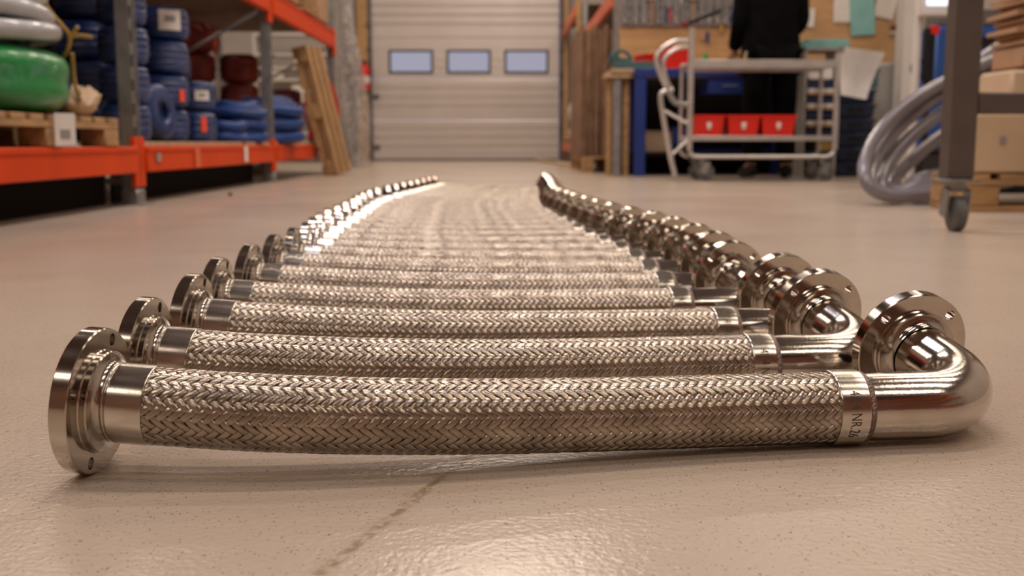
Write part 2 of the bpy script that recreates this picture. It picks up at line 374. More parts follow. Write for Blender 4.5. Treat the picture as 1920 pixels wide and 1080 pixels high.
# ceiling lamps: housings around the lights
hm = emis('tube_glow', (1, .80, .66), 2.0)
lampo = None
for i, (x, y) in enumerate(LAMPS):
    lab = 'white ceiling tube fitting, %s row, %s from the rear wall' % ({0.0: 'middle', -3.5: 'left', 3.2: 'right'}[x], ['first', 'second', 'third', 'fourth', 'fifth', 'sixth', 'seventh', 'eighth', 'ninth'][i if i < 9 else i-9 if i < 14 else i-14])
    if lampo is None:
        lampo = empty('ceiling_light', (x, y, CEIL-.30), lab, 'ceiling light', 'ceiling light fittings')
        part('housing', 'white', lampo, MB().box((0, 0, .06), (1.65, .5, .07)))
        for s in (-.5, .5): part('hanger', 'galv', lampo, MB().tube([(s, 0, .09), (s, 0, .30)], .006, 6))
    else: dup(lampo, (x, y, CEIL-.30), lab)

# ------------------------------------------------------------------ the braided hoses
SR, BR, PR, FR_, NCAR = .0320, .0302, .0298, .0580, 24
ZR = SR
S_BEND, A_BEND, PW_ = .63, .0225, 1.75           # where the sag ends, how much the left end is raised
def zc(s):
    t = min(1, max(0, (s-.055)/(S_BEND-.055)))
    if s < .055: return ZR+A_BEND+(.055-s)*PW_*A_BEND/(S_BEND-.055)
    return ZR+A_BEND*(1-t)**PW_
YM = -.21                              # the hose leaves the left flange slightly towards the viewer, then straightens
def yc(s):
    a, b = .055, .62; L_ = b-a
    y1 = YM*a
    if s < a: return YM*s
    if s > b: return 0.0
    t = (s-a)/L_; return (2*t**3-3*t**2+1)*y1+(t**3-2*t**2+t)*L_*YM
def frame(s):
    e = .002; dz = (zc(s+e)-zc(s-e))/(2*e); dy = (yc(s+e)-yc(s-e))/(2*e)
    t = Vector((1, dy, dz)).normalized(); b = Vector((0, 0, 1)).cross(t).normalized(); n = t.cross(b)
    return Vector((s, yc(s), zc(s))), t, n
def ring_tube(s0, s1, prof, n=48, steps=None):
    # sweep a radius profile [(s, r)] along the axis
    vs_ = []; fs = []
    for (s, r) in prof:
        c, t, nn = frame(s)
        for k in range(n):
            a = 2*PI*k/n; vs_.append(c+(nn.cross(t)*math.sin(a)+nn*math.cos(a))*r)
    for i in range(len(prof)-1):
        for k in range(n): fs.append((i*n+k, (i+1)*n+k, (i+1)*n+(k+1) % n, i*n+(k+1) % n))
    return vs_, fs
def flange_mesh():
    # disc + hub, axis = +X (0 = rear face, hub towards +X), four bolt holes cut through
    prof = [(0, .031), (.001, .030), (.0, .031), (0, FR_-.0009), (.0009, FR_), (.0131, FR_), (.014, FR_-.0009), (.014, .0415), (.0150, .0405), (.0195, .0405),
            (.0205, .0395), (.0215, .0355), (.0235, .0325), (.0262, .0305), (.0290, .0298), (.0290, .0265), (.0, .0265)]
    prof = prof[2:]
    mb = MB().lathe(prof, (0, 0, 0), (1, 0, 0), 96, closed=True)
    me = bpy.data.meshes.new('f'); me.from_pydata(mb.v, [], mb.f)
    bmx = bmesh.new(); bmx.from_mesh(me); bmesh.ops.recalc_face_normals(bmx, faces=bmx.faces[:]); bmx.to_mesh(me); bmx.free()
    o = bpy.data.objects.new('f', me); col.objects.link(o)
    cb = MB()
    for a in (70, 160, 250, 340):
        y, z = .0495*math.cos(R(a)), .0495*math.sin(R(a)); cb.tube([(-.01, y, z), (.03-.011, y, z)], .0050, 20)
    cme = bpy.data.meshes.new('c'); cme.from_pydata(cb.v, [], cb.f)
    bmx = bmesh.new(); bmx.from_mesh(cme); bmesh.ops.recalc_face_normals(bmx, faces=bmx.faces[:]); bmx.to_mesh(cme); bmx.free()
    co = bpy.data.objects.new('c', cme); col.objects.link(co)
    md = o.modifiers.new('b', 'BOOLEAN'); md.object = co; md.operation = 'DIFFERENCE'; md.solver = 'EXACT'
    dg = bpy.context.evaluated_depsgraph_get(); res = bpy.data.meshes.new_from_object(o.evaluated_get(dg)); res.name = 'flange'
    bpy.data.objects.remove(o); bpy.data.objects.remove(co)
    res.materials.clear(); res.materials.append(M['turned']); res.shade_smooth(); res.set_sharp_from_angle(angle=R(25))
    return res
def braid_mesh(s0, s1):
    k = math.tan(R(43))/BR; dxc = PI/(NCAR*k); ns = int((s1-s0)/dxc*2)+1
    S = s0+np.arange(ns+1)*dxc/2; S[-1] = s1
    C = np.array([frame(s)[0][:] for s in S]); NN = np.array([frame(s)[2][:] for s in S]); TT = np.array([frame(s)[1][:] for s in S]); YY = np.cross(NN, TT)
    wid = 2*PI*BR/NCAR*math.cos(R(43))*.915; al = R(43); amp = .00060
    verts = []; faces = []; uvs = []
    # profile across the strand: (offset in widths, drop)
    pr = [(-.5, -.0007), (-.485, -.00006), (-.25, .00012), (0, .0002), (.25, .00012), (.485, -.00006), (.5, -.0007)]
    off = 0; np_ = len(pr)
    rng = np.random.RandomState(3)
    for fam in (0, 1):
        for i in range(NCAR):
            u = (S-s0)/dxc; sg = 1 if fam == 0 else -1
            ph = (u+2*i) if fam == 0 else (2*i-u)
            h = np.tanh(2.2*np.sin(PI/2*(ph+.5)))/np.tanh(2.2)*amp
            if fam == 1: h = -h
            h = h*(1+.25*np.sin(u*.37+i*1.7+fam))+rng.uniform(-.00004, .00004)
            th = 2*PI*i/NCAR+sg*k*(S-s0)
            V = []
            for j, (o_, d_) in enumerate(pr):
                # move sideways across the strand: axial part and angular part
                ds = o_*wid*math.sin(al)*(-sg); dth = o_*wid*math.cos(al)/BR
                t_ = th+dth; rr = BR+h+d_
                P = C+TT*ds+rr[:, None]*(np.sin(t_)[:, None]*YY+np.cos(t_)[:, None]*NN)
                V.append(P)
            V = np.stack(V, 1).reshape(-1, 3); verts.append(V)
            n = len(S)
            a = (np.arange(n-1)[:, None]*np_+np.arange(np_-1)[None, :]).ravel()+off
            faces.append(np.stack([a, a+1, a+np_+1, a+np_], 1) if sg > 0 else np.stack([a, a+np_, a+np_+1, a+1], 1))
            uu = np.tile(np.array([p[0]+.5 for p in pr]), n); vv = np.repeat(S*30, np_); uvs.append(np.stack([uu, vv], 1))
            off += len(V)
    Vv = np.concatenate(verts); Ff = np.concatenate(faces); UV = np.concatenate(uvs)
    me = bpy.data.meshes.new('braid'); me.vertices.add(len(Vv)); me.vertices.foreach_set('co', Vv.ravel())
    me.loops.add(Ff.size); me.loops.foreach_set('vertex_index', Ff.ravel()); me.polygons.add(len(Ff))
    me.polygons.foreach_set('loop_start', np.arange(len(Ff))*4); me.polygons.foreach_set('loop_total', np.full(len(Ff), 4))
    l = me.uv_layers.new(name='UVMap'); l.data.foreach_set('uv', UV[Ff.ravel()].ravel()); me.update(); me.validate()
    me.materials.append(M['braid']); me.shade_smooth(); return me
def new(name, me, parent):
    o = bpy.data.objects.new(name, me); col.objects.link(o); o.parent = parent; return o
B0, B1, SEAM, LEGX, BEND, LEG = .060, .621, .650, .764, .057, .114
PHI = math.asin((FR_-.0015-ZR)/LEG*.98)
def make_hose():
    root = empty('braided_hose', (0, 0, 0), 'h', 'hose')
    fm = flange_mesh()
    c, t, n = frame(.0025)
    f = new('flange', fm, root)
    f.matrix_local = Matrix.Translation(c) @ Matrix((t, n.cross(t), n)).transposed().to_4x4()
    # left sleeve
    v, fa = ring_tube(0, 0, [(.0275, .0302), (.0285, .0312), (.0300, .0314), (.0312, .0302), (.0318, SR-.0004), (.0325, SR), (.0332, SR), (.045, SR), (B0-.0015, SR), (B0-.0006, SR), (B0, SR-.0005), (B0+.0002, .0300), (B0-.004, .0300)])
    part('sleeve', 'sleeve', root, MB().add(v, fa))
    v, fa = ring_tube(0, 0, [(.0272, .0298)]+[(.0275+.0035*i/6, .0300+.0014*math.sin(PI*i/6)) for i in range(7)]); part('weld_seam', 'weld', root, MB().add(v, fa))
    v, fa = ring_tube(0, 0, [(B0-.01+(B1-B0+.02)*i/60, .0288) for i in range(61)], 24); part('inner_hose', 'dark_hose', root, MB().add(v, fa))
    new('braid', braid_mesh(B0-.002, B1+.002), root)
    v, fa = ring_tube(0, 0, [(B1+.004, .0300), (B1-.0002, .0300), (B1, SR+.0004), (B1+.0006, SR+.0008), (B1+.0016, SR+.0008), (B1+.015, SR+.0008), (SEAM-.0045, SR+.0008), (SEAM-.0036, SR+.0007), (SEAM-.0028, SR-.0004), (SEAM-.001, PR+.0005)])
    sl = part('sleeve', 'sleeve', root, MB().add(v, fa))
    # stamped marking, wrapped round the sleeve
    cu = bpy.data.curves.new('t', 'FONT'); cu.body = '4/24 NR.26'; cu.size = .0135; cu.align_x = 'CENTER'; cu.space_character = 1.05
    to = bpy.data.objects.new('t', cu); col.objects.link(to)
    dg = bpy.context.evaluated_depsgraph_get(); tm = bpy.data.meshes.new_from_object(to.evaluated_get(dg)); bpy.data.objects.remove(to)
    bmx = bmesh.new(); bmx.from_mesh(tm); bmesh.ops.subdivide_edges(bmx, edges=[e for e in bmx.edges if e.calc_length() > .002], cuts=2)
    rr = SR+.00095
    for vv in bmx.verts:
        ang = R(-97)-(vv.co.x*.66)/rr+R(8)   # reading downward on the near side
        s = B1+.0080+vv.co.y*.98
        vv.co = Vector((s, rr*math.sin(ang), zc(s)+rr*math.cos(ang)))
    bmx.to_mesh(tm); bmx.free(); tm.materials.append(M['etch']); mk = new('etched_marking', tm, sl); mk['label'] = 'dark etched lettering 4/24 NR.26'
    # elbow
    d = Vector((0, math.cos(PHI), math.sin(PHI))); X = Vector((1, 0, 0))
    pts = [Vector((SEAM+.001, 0, ZR)), Vector((SEAM+.012, 0, ZR)), Vector((LEGX-BEND-.012, 0, ZR))]
    cc = Vector((LEGX-BEND, 0, ZR))+d*BEND
    for i in range(25):
        a = -PI/2+R(95)*i/24; pts.append(cc+X*(BEND*math.cos(a))+d*(BEND*math.sin(a)))
    d0 = d; d = (d*math.cos(R(5))-X*math.sin(R(5))).normalized()
    end = pts[-1]+d*(LEG-.014-BEND)
    pts += [end-d*.02, end-d*.004]
    part('elbow', 'steel', root, MB().tube(pts, [PR-.0004, PR]+[PR]*(len(pts)-2), 56, caps=False, up=Vector((0, 0, 1))))
    v, fa = ring_tube(0, 0, [(SEAM-.0035+.006*i/6, PR+.0004+.0012*math.sin(PI*i/6)) for i in range(7)], 40); part('weld_seam', 'weld', root, MB().add(v, fa))
    b = new('flange', fm, root)
    fx = -d; up = Vector((0, -math.sin(PHI), math.cos(PHI)))
    sx = fx; sz = up; sy = sz.cross(sx)
    mt = Matrix((sx, sy, sz)).transposed().to_4x4(); mt.translation = end+d*.028
    b.matrix_local = mt @ Matrix.Rotation(R(-25), 4, 'X')
    return root
hose = make_hose()
YL = [.831, 1.000, 1.182, 1.353, 1.538, 1.70, 1.835, 1.965, 2.10, 2.24, 2.385, 2.53, 2.68, 2.83, 2.99, 3.16, 3.34, 3.52]
YR = [.920, 1.11, 1.29, 1.475, 1.648, 1.82, 1.995, 2.165, 2.335, 2.505, 2.675, 2.845, 3.02, 3.18, 3.35, 3.52, 3.69, 3.87]
XL = [-.334, -.342, -.350, -.368, -.371, -.371, -.367, -.369, -.381, -.393, -.399, -.401, -.405, -.408, -.418, -.425, -.429, -.426]
for k in range(8):
    YL.append(3.70+.135*k); YR.append(4.06+.15*k); XL.append(-.412+.014*k)
names = ['frontmost', 'second', 'third', 'fourth', 'fifth', 'sixth', 'seventh', 'eighth', 'ninth', 'tenth', 'eleventh', 'twelfth', 'thirteenth', 'fourteenth', 'fifteenth', 'sixteenth', 'seventeenth', 'eighteenth']
far = ['farthest', 'second farthest', 'third farthest', 'fourth farthest', 'fifth farthest', 'sixth farthest', 'seventh farthest', 'eighth farthest']
GH = 'braided steel hoses laid out in a row on the floor'
for k in range(26):
    if k == 0: lab = 'frontmost braided steel hose with steel flanges and an elbow, marked NR.26'
    elif k < 18: lab = 'braided steel hose with two flanges, %s from the front of the row' % names[k]
    else: lab = 'braided steel hose with two flanges, %s in the row' % far[25-k]
    o = hose if k == 0 else copy_tree(hose)
    o.location = (XL[k]-(.003 if k == 0 else .010), YL[k], 0); o.scale = ([1, .975, .988, .98, .99][k] if k < 5 else .99, 1, 1); o.rotation_euler = (0, 0, math.asin(min(.62, (YR[k]-YL[k])/LEGX))); o['label'] = lab; o['group'] = GH

# ------------------------------------------------------------------ left pallet rack
RX, RB = -1.56, -2.62
PY = [1.88, 4.56, 7.22, 9.90]
rack = empty('pallet_rack', (RX, PY[0], 0), 'long orange and grey pallet rack along the aisle, loaded with wrapped coils', 'rack')
ZB0, ZB1, ZU0, ZU1 = .136, .246, 1.11, 1.25
def rp(mb): return mb
for iy, y in enumerate(PY):
    ry = y-PY[0]
    for bx in (0, RB-RX):
        s = 1 if bx == 0 else -1
        mb = MB().box((-.045*s+bx, ry, 1.35), (.012, .085, 2.7)).box((bx-.02*s, ry-.04, 1.35), (.055, .006, 2.7)).box((bx-.02*s, ry+.04, 1.35), (.055, .006, 2.7))
        mb.box((bx-.004*s, ry-.03, 1.35), (.006, .024, 2.7)).box((bx-.004*s, ry+.03, 1.35), (.006, .024, 2.7))
        for z in np.arange(.35, 2.6, .1): mb.box((bx-.004*s, ry, z), (.006, .04, .05))
        part('post', 'galv', rack, mb)
        part('foot_plate', 'galv', rack, MB().box((bx-.02*s, ry, .004), (.13, .15, .008)).box((bx-.02*s, ry, .035), (.07, .10, .06)))
    for (z0, z1, b0, b1) in ((.1, .75, 0, 1), (.75, 1.05, 1, .5), (.84, 1.14, .55, 0), (1.14, 1.9, 0, 1)):
        part('brace', 'galv', rack, MB().tube([(-.03+(RB-RX+.06)*b0, ry, z0), (-.03+(RB-RX+.06)*b1, ry, z1)], .012, 8))
    part('cross_bar', 'galv', rack, MB().tube([(-.03, ry, .10), (RB-RX+.03, ry, .10)], .014, 8))
    for (z0, z1) in ((ZB0, ZB1), (ZU0, ZU1)):
        for bx, s in ((0, 1), (RB-RX, -1)):
            mb = MB().box((bx+.006*s, ry-.033, (z0+z1)/2-.01), (.018, .058, z1-z0+.10)).box((bx+.006*s, ry+.033, (z0+z1)/2-.01), (.018, .058, z1-z0+.10))
            part('connector', 'orange', rack, mb)
            part('lock_slots', 'black', rack, MB().box((bx+.008*s, ry, (z0+z1)/2), (.014, .008, z1-z0)))
for iy in range(3):
    a, b_ = PY[iy]-PY[0]+.062, PY[iy+1]-PY[0]-.062
    for (z0, z1) in ((ZB0, ZB1), (ZU0, ZU1)):
        for bx, s in ((0, 1), (RB-RX, -1)):
            mb = MB().box((bx+.002*s, (a+b_)/2, (z0+z1)/2), (.05, b_-a, z1-z0), bev=.005).box((bx+.029*s, (a+b_)/2, z1-.012), (.006, b_-a, .018))
            part('beam', 'orange', rack, mb)
    if iy >= 1:
        part('shelf_board', 'board', rack, MB().box(((RB-RX)/2, (a+b_)/2, ZB1+.010), (RX-RB-.0, b_-a-.01, .020), bev=.002))
    if iy == 0: part('shelf_board', 'board', rack, MB().box(((RB-RX)/2, (a+b_)/2, ZB1-.035), (RX-RB-.06, b_-a-.01, .020), bev=.002))  # this bay has only beams; board added to keep the floor below dark
    part('shade_backing', 'shade_dark', rack, MB().box((RB-RX-.045, (a+b_)/2 if iy < 2 else a+.75, .62 if iy < 2 else .3), (.012, b_-a if iy < 2 else 1.5, 1.22 if iy < 2 else .58)))  # added dark backing, makes the gloom behind and under the shelves
    if iy < 2: part('shade_strip', 'shade_dark', rack, MB().box((-.13, (a+b_)/2, .066), (.012, b_-a+.03, .125)))  # added near-black strip, stands in for the shade below the beam
    n = 17
    for i in range(n):
        yy = a+(b_-a)*(i+.5)/n
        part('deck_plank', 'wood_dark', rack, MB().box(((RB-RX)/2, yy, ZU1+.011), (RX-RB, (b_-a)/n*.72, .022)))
def on_beam(px, d, w_, z0, z1, name, m):
    y = at(px, 290, d).y; part(name, m, rack, MB().box((.029+.004, d-PY[0], (z0+z1)/2), (.004, w_, z1-z0), bev=.0006))
on_beam(363, 5.35, .075, .14, .235, 'tape_patch', 'orange2'); on_beam(452, 6.35, .07, .15, .24, 'tape_patch', 'paper'); on_beam(285, 4.75, .05, .18, .215, 'sticker', 'print')

# pallet builder: euro pallet, long side along local Y, top deck boards across
def make_pallet(name, loc, label, group=None, rot=None, L=1.2, W=.8, low=False):
    p = empty(name, loc, label, 'pallet', group, rot=rot)
    dz = -.034 if low else 0; nb_ = 0
    for i in range(9): part('deck_board', 'wood', p, MB().box((0, -L/2+.05+i*(L-.1)/8, .133+dz), (W, .098, .021)))
    for x in (-W/2+.05, 0, W/2-.05):
        part('stringer_board', 'wood', p, MB().box((x, 0, .111+dz), (.1, L, .022)))
        if not low: part('bottom_board', 'wood', p, MB().box((x, 0, .011), (.1, L, .022)))
        for y in (-L/2+.07, 0, L/2-.07): part('block', 'wood', p, MB().box((x, y, .061 if not low else .033), (.1, .14, .077 if not low else .066)))
    return p
Z1 = ZB1+.0005
pal = make_pallet('wooden_pallet', (-1.93, 3.68, Z1), 'worn wooden pallet on the lower orange beam under the green wrapped coil', 'wooden pallets', low=True)
# label hanging on the pallet
lt = empty('paper_tag', at(124, 215, 3.66)*1, 'white paper tag with a printed square hanging off the pallet edge', 'tag'); lt.location = (-1.49, 3.66, .250); lt.rotation_euler = (0, 0, R(-38))
part('sheet', 'paper', lt, MB().box((0, 0, .055), (.004, .075, .11))); part('print', 'print', lt, MB().box((.003, 0, .040), (.002, .035, .03)))

# wrapped coils -------------------------------------------------------------
def coil_profile(Rr, H, ridges, ri):
    pr = []; n = ridges*6
    for i in range(n+1):
        t = i/n; z = H*t; e = (abs(2*t-1))**5
        pr.append((z, (Rr*(1-.22*e))+.006*abs(math.sin(PI*ridges*t))))
    pr = [(.01, ri), (.0, ri*1.2)]+[(0.0, Rr*.75)]+pr+[(H, Rr*.75), (H, ri*1.2), (H-.01, ri)]
    return pr
def make_coil(name, loc, label, Rr, H, m, ridges=5, ri=.05, group=None, wrap=True, cat='coil', rot=None, n=36, lab=None, stick=None):
    o = empty(name, loc, label, cat, group, rot=rot)
    ph = random.random()*6
    f = lambda a, t: 1+.02*math.sin(2*a+ph)+.012*math.sin(5*a+ph*2+t*9)
    part('wound_hose', m, o, MB().lathe(coil_profile(Rr, H, ridges, ri), (0, 0, 0), (0, 0, 1), n, closed=True, fn=f))
    if wrap:
        g = lambda a, t: 1+.03*math.sin(2*a+ph)+.014*math.sin(7*a+ph+t*25)+.01*math.sin(13*a-t*40)
        pr = [(.004, Rr*.3), (.001, Rr*.72), (.012, Rr*.93), (H*.25, Rr*1.045), (H*.5, Rr*1.06), (H*.75, Rr*1.04), (H-.008, Rr*.9), (H+.006, Rr*.68), (H+.004, Rr*.3)]
        part('plastic_wrap', 'wrap', o, MB().lathe(pr, (0, 0, 0), (0, 0, 1), 64, fn=g))
    for spec, mm, nm in ((lab, 'paper', 'paper_label'), (stick, 'sticker', 'sticker')):
        if spec:
            a0, z, wd, hh = spec; vs_ = []; rr = Rr*1.075+.004; k = 6
            for i in range(k+1):
                a = a0+(i/k-.5)*wd/rr
                for zz in (z-hh/2, z+hh/2):
                    for q in (rr, rr+.003): vs_.append((q*math.cos(a), q*math.sin(a), zz))
            fs = []
            for i in range(k):
                b = i*4; fs += [(b, b+2, b+6, b+4), (b+1, b+5, b+7, b+3), (b, b+4, b+5, b+1), (b+2, b+3, b+7, b+6)]
            fs += [(0, 1, 3, 2), (k*4, k*4+2, k*4+3, k*4+1)]
            q = part(nm, mm, o, MB().add(vs_, fs))
            if nm == 'paper_label':
                vv = []
                for i in range(3):
                    a = a0+(i/2-.5)*wd*.45/rr
                    for zz in (z-hh*.1, z+hh*.2): vv.append(((rr+.0045)*math.cos(a), (rr+.0045)*math.sin(a), zz))
                part('print', 'print', q, MB().add(vv, [(0, 1, 3, 2), (2, 3, 5, 4)]))
    return o
ZS = ZB1+.0215
GB = 'blue wrapped hose coils on the lower rack shelf'
A0 = R(-70)    # side facing the camera
H = .163
order = ['bottom', 'second from the bottom', 'third', 'fourth', 'fifth', 'top']
for k in range(5):
    make_coil('wrapped_coil', (-2.02+.012*math.sin(k*2), 5.32+.01*k, ZS+k*.195), 'dark blue wrapped coil stacked left of the first grey post, %s' % ('topmost' if k == 4 else order[k]), .16, .186, 'blue_hose', 5, .05, GB)
for k in range(4):
    make_coil('wrapped_coil', (-1.725, 4.93, ZS+k*(H+.009)), 'narrow blue wrapped coil just behind the first grey post, %s of four' % ('topmost' if k == 3 else order[k]), .105, H, 'blue_hose', 5, .04, GB,
              lab=(R(-60), .08, .07, .05) if k == 1 else None, stick=(R(-75), .11, .035, .06) if k == 3 else None)
L3 = ['bottom coil of the tall blue stack right of the first grey post', 'second coil of the tall blue stack right of the first grey post', 'third coil of the tall blue stack right of the first grey post', 'topmost coil of the tall blue stack, white label on its side']
for k in range(4):
    make_coil('wrapped_coil', (-1.775+.006*k, 5.62, ZS+k*(H+.009)), L3[k], .125, H, 'blue_hose', 5, .05, GB,
              lab=(R(-58), .09, .11, .10) if k == 3 else None, stick=(R(-32), .06, .03, .06) if k == 1 else None)
for k in range(2):
    make_coil('wrapped_coil', (-1.775, 6.20, ZS+k*(H+.009)), ['blue wrapped coil with pale label, bottom of the short stack behind the tall stack', 'blue wrapped coil with pale label, atop the short stack behind the tall stack'][k], .115, H, 'blue_hose', 5, .05, GB,
              lab=(R(-55), .085, .08, .055) if k == 1 else (R(-70), .07, .05, .05))
make_coil('wrapped_coil', (-1.93, 6.25, ZS+2*(H+.009)), 'blue wrapped coil set back on top of the short stack', .12, H, 'blue_hose', 5, .05, GB)
make_coil('wrapped_coil', (-1.76, 5.27, ZS+.135), 'blue wrapped coil standing on edge in front of the tall stack', .128, .115, 'blue_hose', 4, .05, GB, rot=(0, R(84), R(-12)))
for o_ in ():
    pass
make_coil('wrapped_coil', (-1.66, 5.84+.0, ZS), 'small blue wrapped coil with orange sticker at the shelf edge', .075, .15, 'blue_hose', 4, .03, GB, stick=(R(-52), .09, .03, .08))

# loose blue layflat bundles
def make_bundle(loc, label, Rx, Ry, turns, th, m='blue_hose2', group=None, cat='hose bundle', zst=.95, tilt=0, lab=None, seed=1):
    rnd = random.Random(seed); o = empty('hose_bundle', loc, label, cat, group)
    for t in range(turns):
        f = 1-.5*(t % 3)/3; z0 = th*(1+zst*t); pts = []
        ph = rnd.random()*6
        for i in range(36):
            a = 2*PI*i/36; pts.append((Rx*f*math.cos(a), Ry*f*math.sin(a), z0+.25*th*math.sin(3*a+ph)+tilt*math.cos(a)))
        part('hose_loop', m, o, MB().tube(pts, th*(1.15), 10, closed=True))
    if lab: part('paper_label', 'paper', o, MB().box(lab, (.10, .006, .085), rot=Euler((0, 0, R(20)))))
    return o
make_bundle((-1.67, 6.46, ZS), 'small bright blue loose hose bundle beside the wrapped coils', .10, .13, 4, .024, group='loose blue hose bundles', seed=2)
make_bundle((-1.70, 6.84, ZS), 'bright blue loose hose bundle in front of the second grey post', .17, .14, 9, .026, group='loose blue hose bundles', seed=3)
make_bundle((-1.68, 7.66, ZS), 'large bright blue hose bundle beyond the second post, white label', .22, .26, 9, .032, group='loose blue hose bundles', seed=4, lab=(.05, -.34, .11))
# maroon rolls at the back of the third bay
GM = 'dark red rolls at the back of the rack'
for i, x in enumerate((-2.43, -2.12)):
    for k in range(4-i):
        make_coil('red_roll', (x, 8.55+.12*i, ZS+k*.232), 'dark red roll, %s in the %s stack behind the blue coils' % (['bottom', 'second', 'third', 'top'][k], ['rear', 'front'][i]), .15, .222, 'maroon', 3, .04, GM, wrap=False)
for k in range(3):
    make_coil('red_roll', (-1.84, 8.95, ZS+k*.145), 'low dark red roll beside the red hose, %s of three' % ['bottom', 'middle', 'top'][k], .15, .138, 'maroon', 3, .04, GM, wrap=k == 2)
for k in range(3):
    make_coil('red_roll', (-2.25+.02*k, 6.75, ZS+k*.22), 'dark red roll standing behind the loose blue bundle, %s of its stack' % ['bottom', 'middle', 'top'][k], .14, .212, 'maroon', 3, .04, GM, wrap=False)
# red hose hanging in loops
rh = empty('red_hose_coil', (-1.63, 9.36, ZS), 'bright red rubber hose coiled in upright loops at the rack end', 'hose coil')
for t in range(9):
    r_ = .175+.012*t; cy = .02*(t % 3)-.03*math.sin(t); dx = -.06+.022*t
    pts = [(dx+.03*math.sin(2*PI*i/30*2+t), cy+r_*math.cos(2*PI*i/30)*.85, .27+r_*1.0*math.sin(2*PI*i/30)+.01*t) for i in range(30)]
    zmin = min(p[2] for p in pts); pts = [(p[0], p[1], p[2]-zmin+.015) for p in pts]
    part('hose_loop', 'redhose', rh, MB().tube(pts, .0125, 8, closed=True))
# leaning pallet
lp = make_pallet('wooden_pallet', (-1.30, 8.85, .01), 'wooden pallet stood on end, leaning on the rack end beside the red hose', 'wooden pallets', W=.48)
lp.rotation_euler = Euler((0, 0, 0)); 
mt = Matrix.Translation((-1.315, 8.80, .012)) @ Matrix.Rotation(R(-13), 4, 'Y') @ Matrix.Rotation(R(-7), 4, 'Z') @ Matrix(((0, 0, -1, 0), (1, 0, 0, 0), (0, 1, 0, .5), (0, 0, 0, 1))) @ Matrix.Scale(.86, 4)
lp.matrix_world = mt
lp.location.z += .03
# plastic covered stack by the door
cs = empty('plastic_cover', (at(668, 200, 11.2).x, 11.2, 0), 'grey translucent plastic sheet draped over a tall stack beyond the rack', 'plastic sheet')
vs_, fs = [], []; nx_, nz_ = 14, 16
for iz in range(nz_+1):
    z = 2.1*iz/nz_; wv = .145-.115*max(0, (z-.55)/1.55) if z > .55 else .145-.06*(1-z/.55)
    cx_ = -.13*max(0, (z-.4)/1.7)+.03*(1-min(1, z/.4))
    for i in range(nx_*2):
        a = 2*PI*i/(nx_*2); rr = 1+.12*math.sin(5*a+z*2.2)
        vs_.append((cx_+wv*rr*math.cos(a), .14*rr*math.sin(a), z+.002))
n = nx_*2
for iz in range(nz_):
    for i in range(n): fs.append((iz*n+i, iz*n+(i+1) % n, (iz+1)*n+(i+1) % n, (iz+1)*n+i))
fs.append(tuple(nz_*n+i for i in range(n)))
part('sheet', 'sheet', cs, MB().add(vs_, fs))
part('folded_frame', 'galv', cs, MB().box((-.02, 0, .62), (.05, .14, 1.2)).box((-.10, 0, 1.5), (.02, .1, .9)))
# fire extinguisher sign body on the stud
fe = empty('fire_extinguisher', (at(682, 150, 15.9).x, 15.98, 1.03), 'small red fire extinguisher with white band on the wooden stud', 'extinguisher')
part('cylinder', 'redbin', fe, MB().lathe([(0, .0), (0, .07), (.02, .08), (.32, .08), (.37, .05), (.39, .02), (.39, 0)], (0, 0, 0), (0, 0, 1), 20)); part('band', 'paper', fe, MB().lathe([(.10, .081), (.10, .083), (.2, .083), (.2, .081)], (0, 0, 0), (0, 0, 1), 20, closed=True))
part('valve', 'black', fe, MB().box((0, 0, .41), (.05, .05, .05)).tube([(0, 0, .42), (.09, -.02, .40), (.11, -.02, .2)], .01, 8))

# near-left goods on the pallet
PT = Z1+.110
gc = make_coil('green_wrapped_coil', (-1.93, 3.66, PT+.003), 'large flat coil wrapped in green film on the pallet', .43, .225, 'green', 2, .12, None, wrap=False, n=48)
part('plastic_wrap', 'wrap', gc, MB().lathe([(.02, .40), (.07, .443), (.13, .445), (.2, .40), (.235, .3)], (0, 0, 0), (0, 0, 1), 64, fn=lambda a, t: 1+.012*math.sin(9*a+t*30)))
gh = empty('grey_hose_coil', (-1.95, 3.66, PT+.240), 'silver-grey thick hose coiled in loops on top of the green coil', 'hose coil')
for t in range(11):
    lay = t // 3; r_ = .405-.055*(t % 3)-.02*lay
    pts = [(r_*math.cos(2*PI*i/40), r_*math.sin(2*PI*i/40)*1.0, .034+lay*.058+.012*math.sin(2*PI*i/40*2+t)+.0*t) for i in range(40)]
    part('hose_loop', 'grey_hose', gh, MB().tube(pts, .033, 12, closed=True))
ys = empty('yellow_strap', (-1.62, 3.80, PT+.1), 'frayed yellow strap tied round the grey hose coil', 'strap')
p0 = [at(70, -15, 3.72), at(95, 25, 3.78), at(118, 50, 3.82), at(133, 68, 3.86), at(128, 95, 3.86), at(112, 115, 3.88)]
p1 = [at(133, 68, 3.86), at(150, 66, 3.87), at(173, 70, 3.88)]
for ps in (p0, p1, [at(133, 70, 3.86), at(146, 50, 3.85)], [at(135, 100, 3.84), at(140, 165, 3.9), at(150, 178, 3.92)]):
    q = [p-Vector(ys.location) for p in ps]; part('strap_end', 'yellow', ys, MB().tube(smooth(q, 2), .0075, 7))
wb = empty('plastic_bag_bundle', (-1.60, 4.08, PT+.002), 'crumpled off-white plastic and rag bundle at the pallet end', 'bag')
bm_ = bmesh.new(); bmesh.ops.create_icosphere(bm_, subdivisions=3, radius=1)
from mathutils import noise as mnoise
for v in bm_.verts:
    k = 1+.35*mnoise.noise(v.co*2.1); v.co = Vector((v.co.x*.065*k, v.co.y*.09*k, (v.co.z*.5+.5)*.11*k))
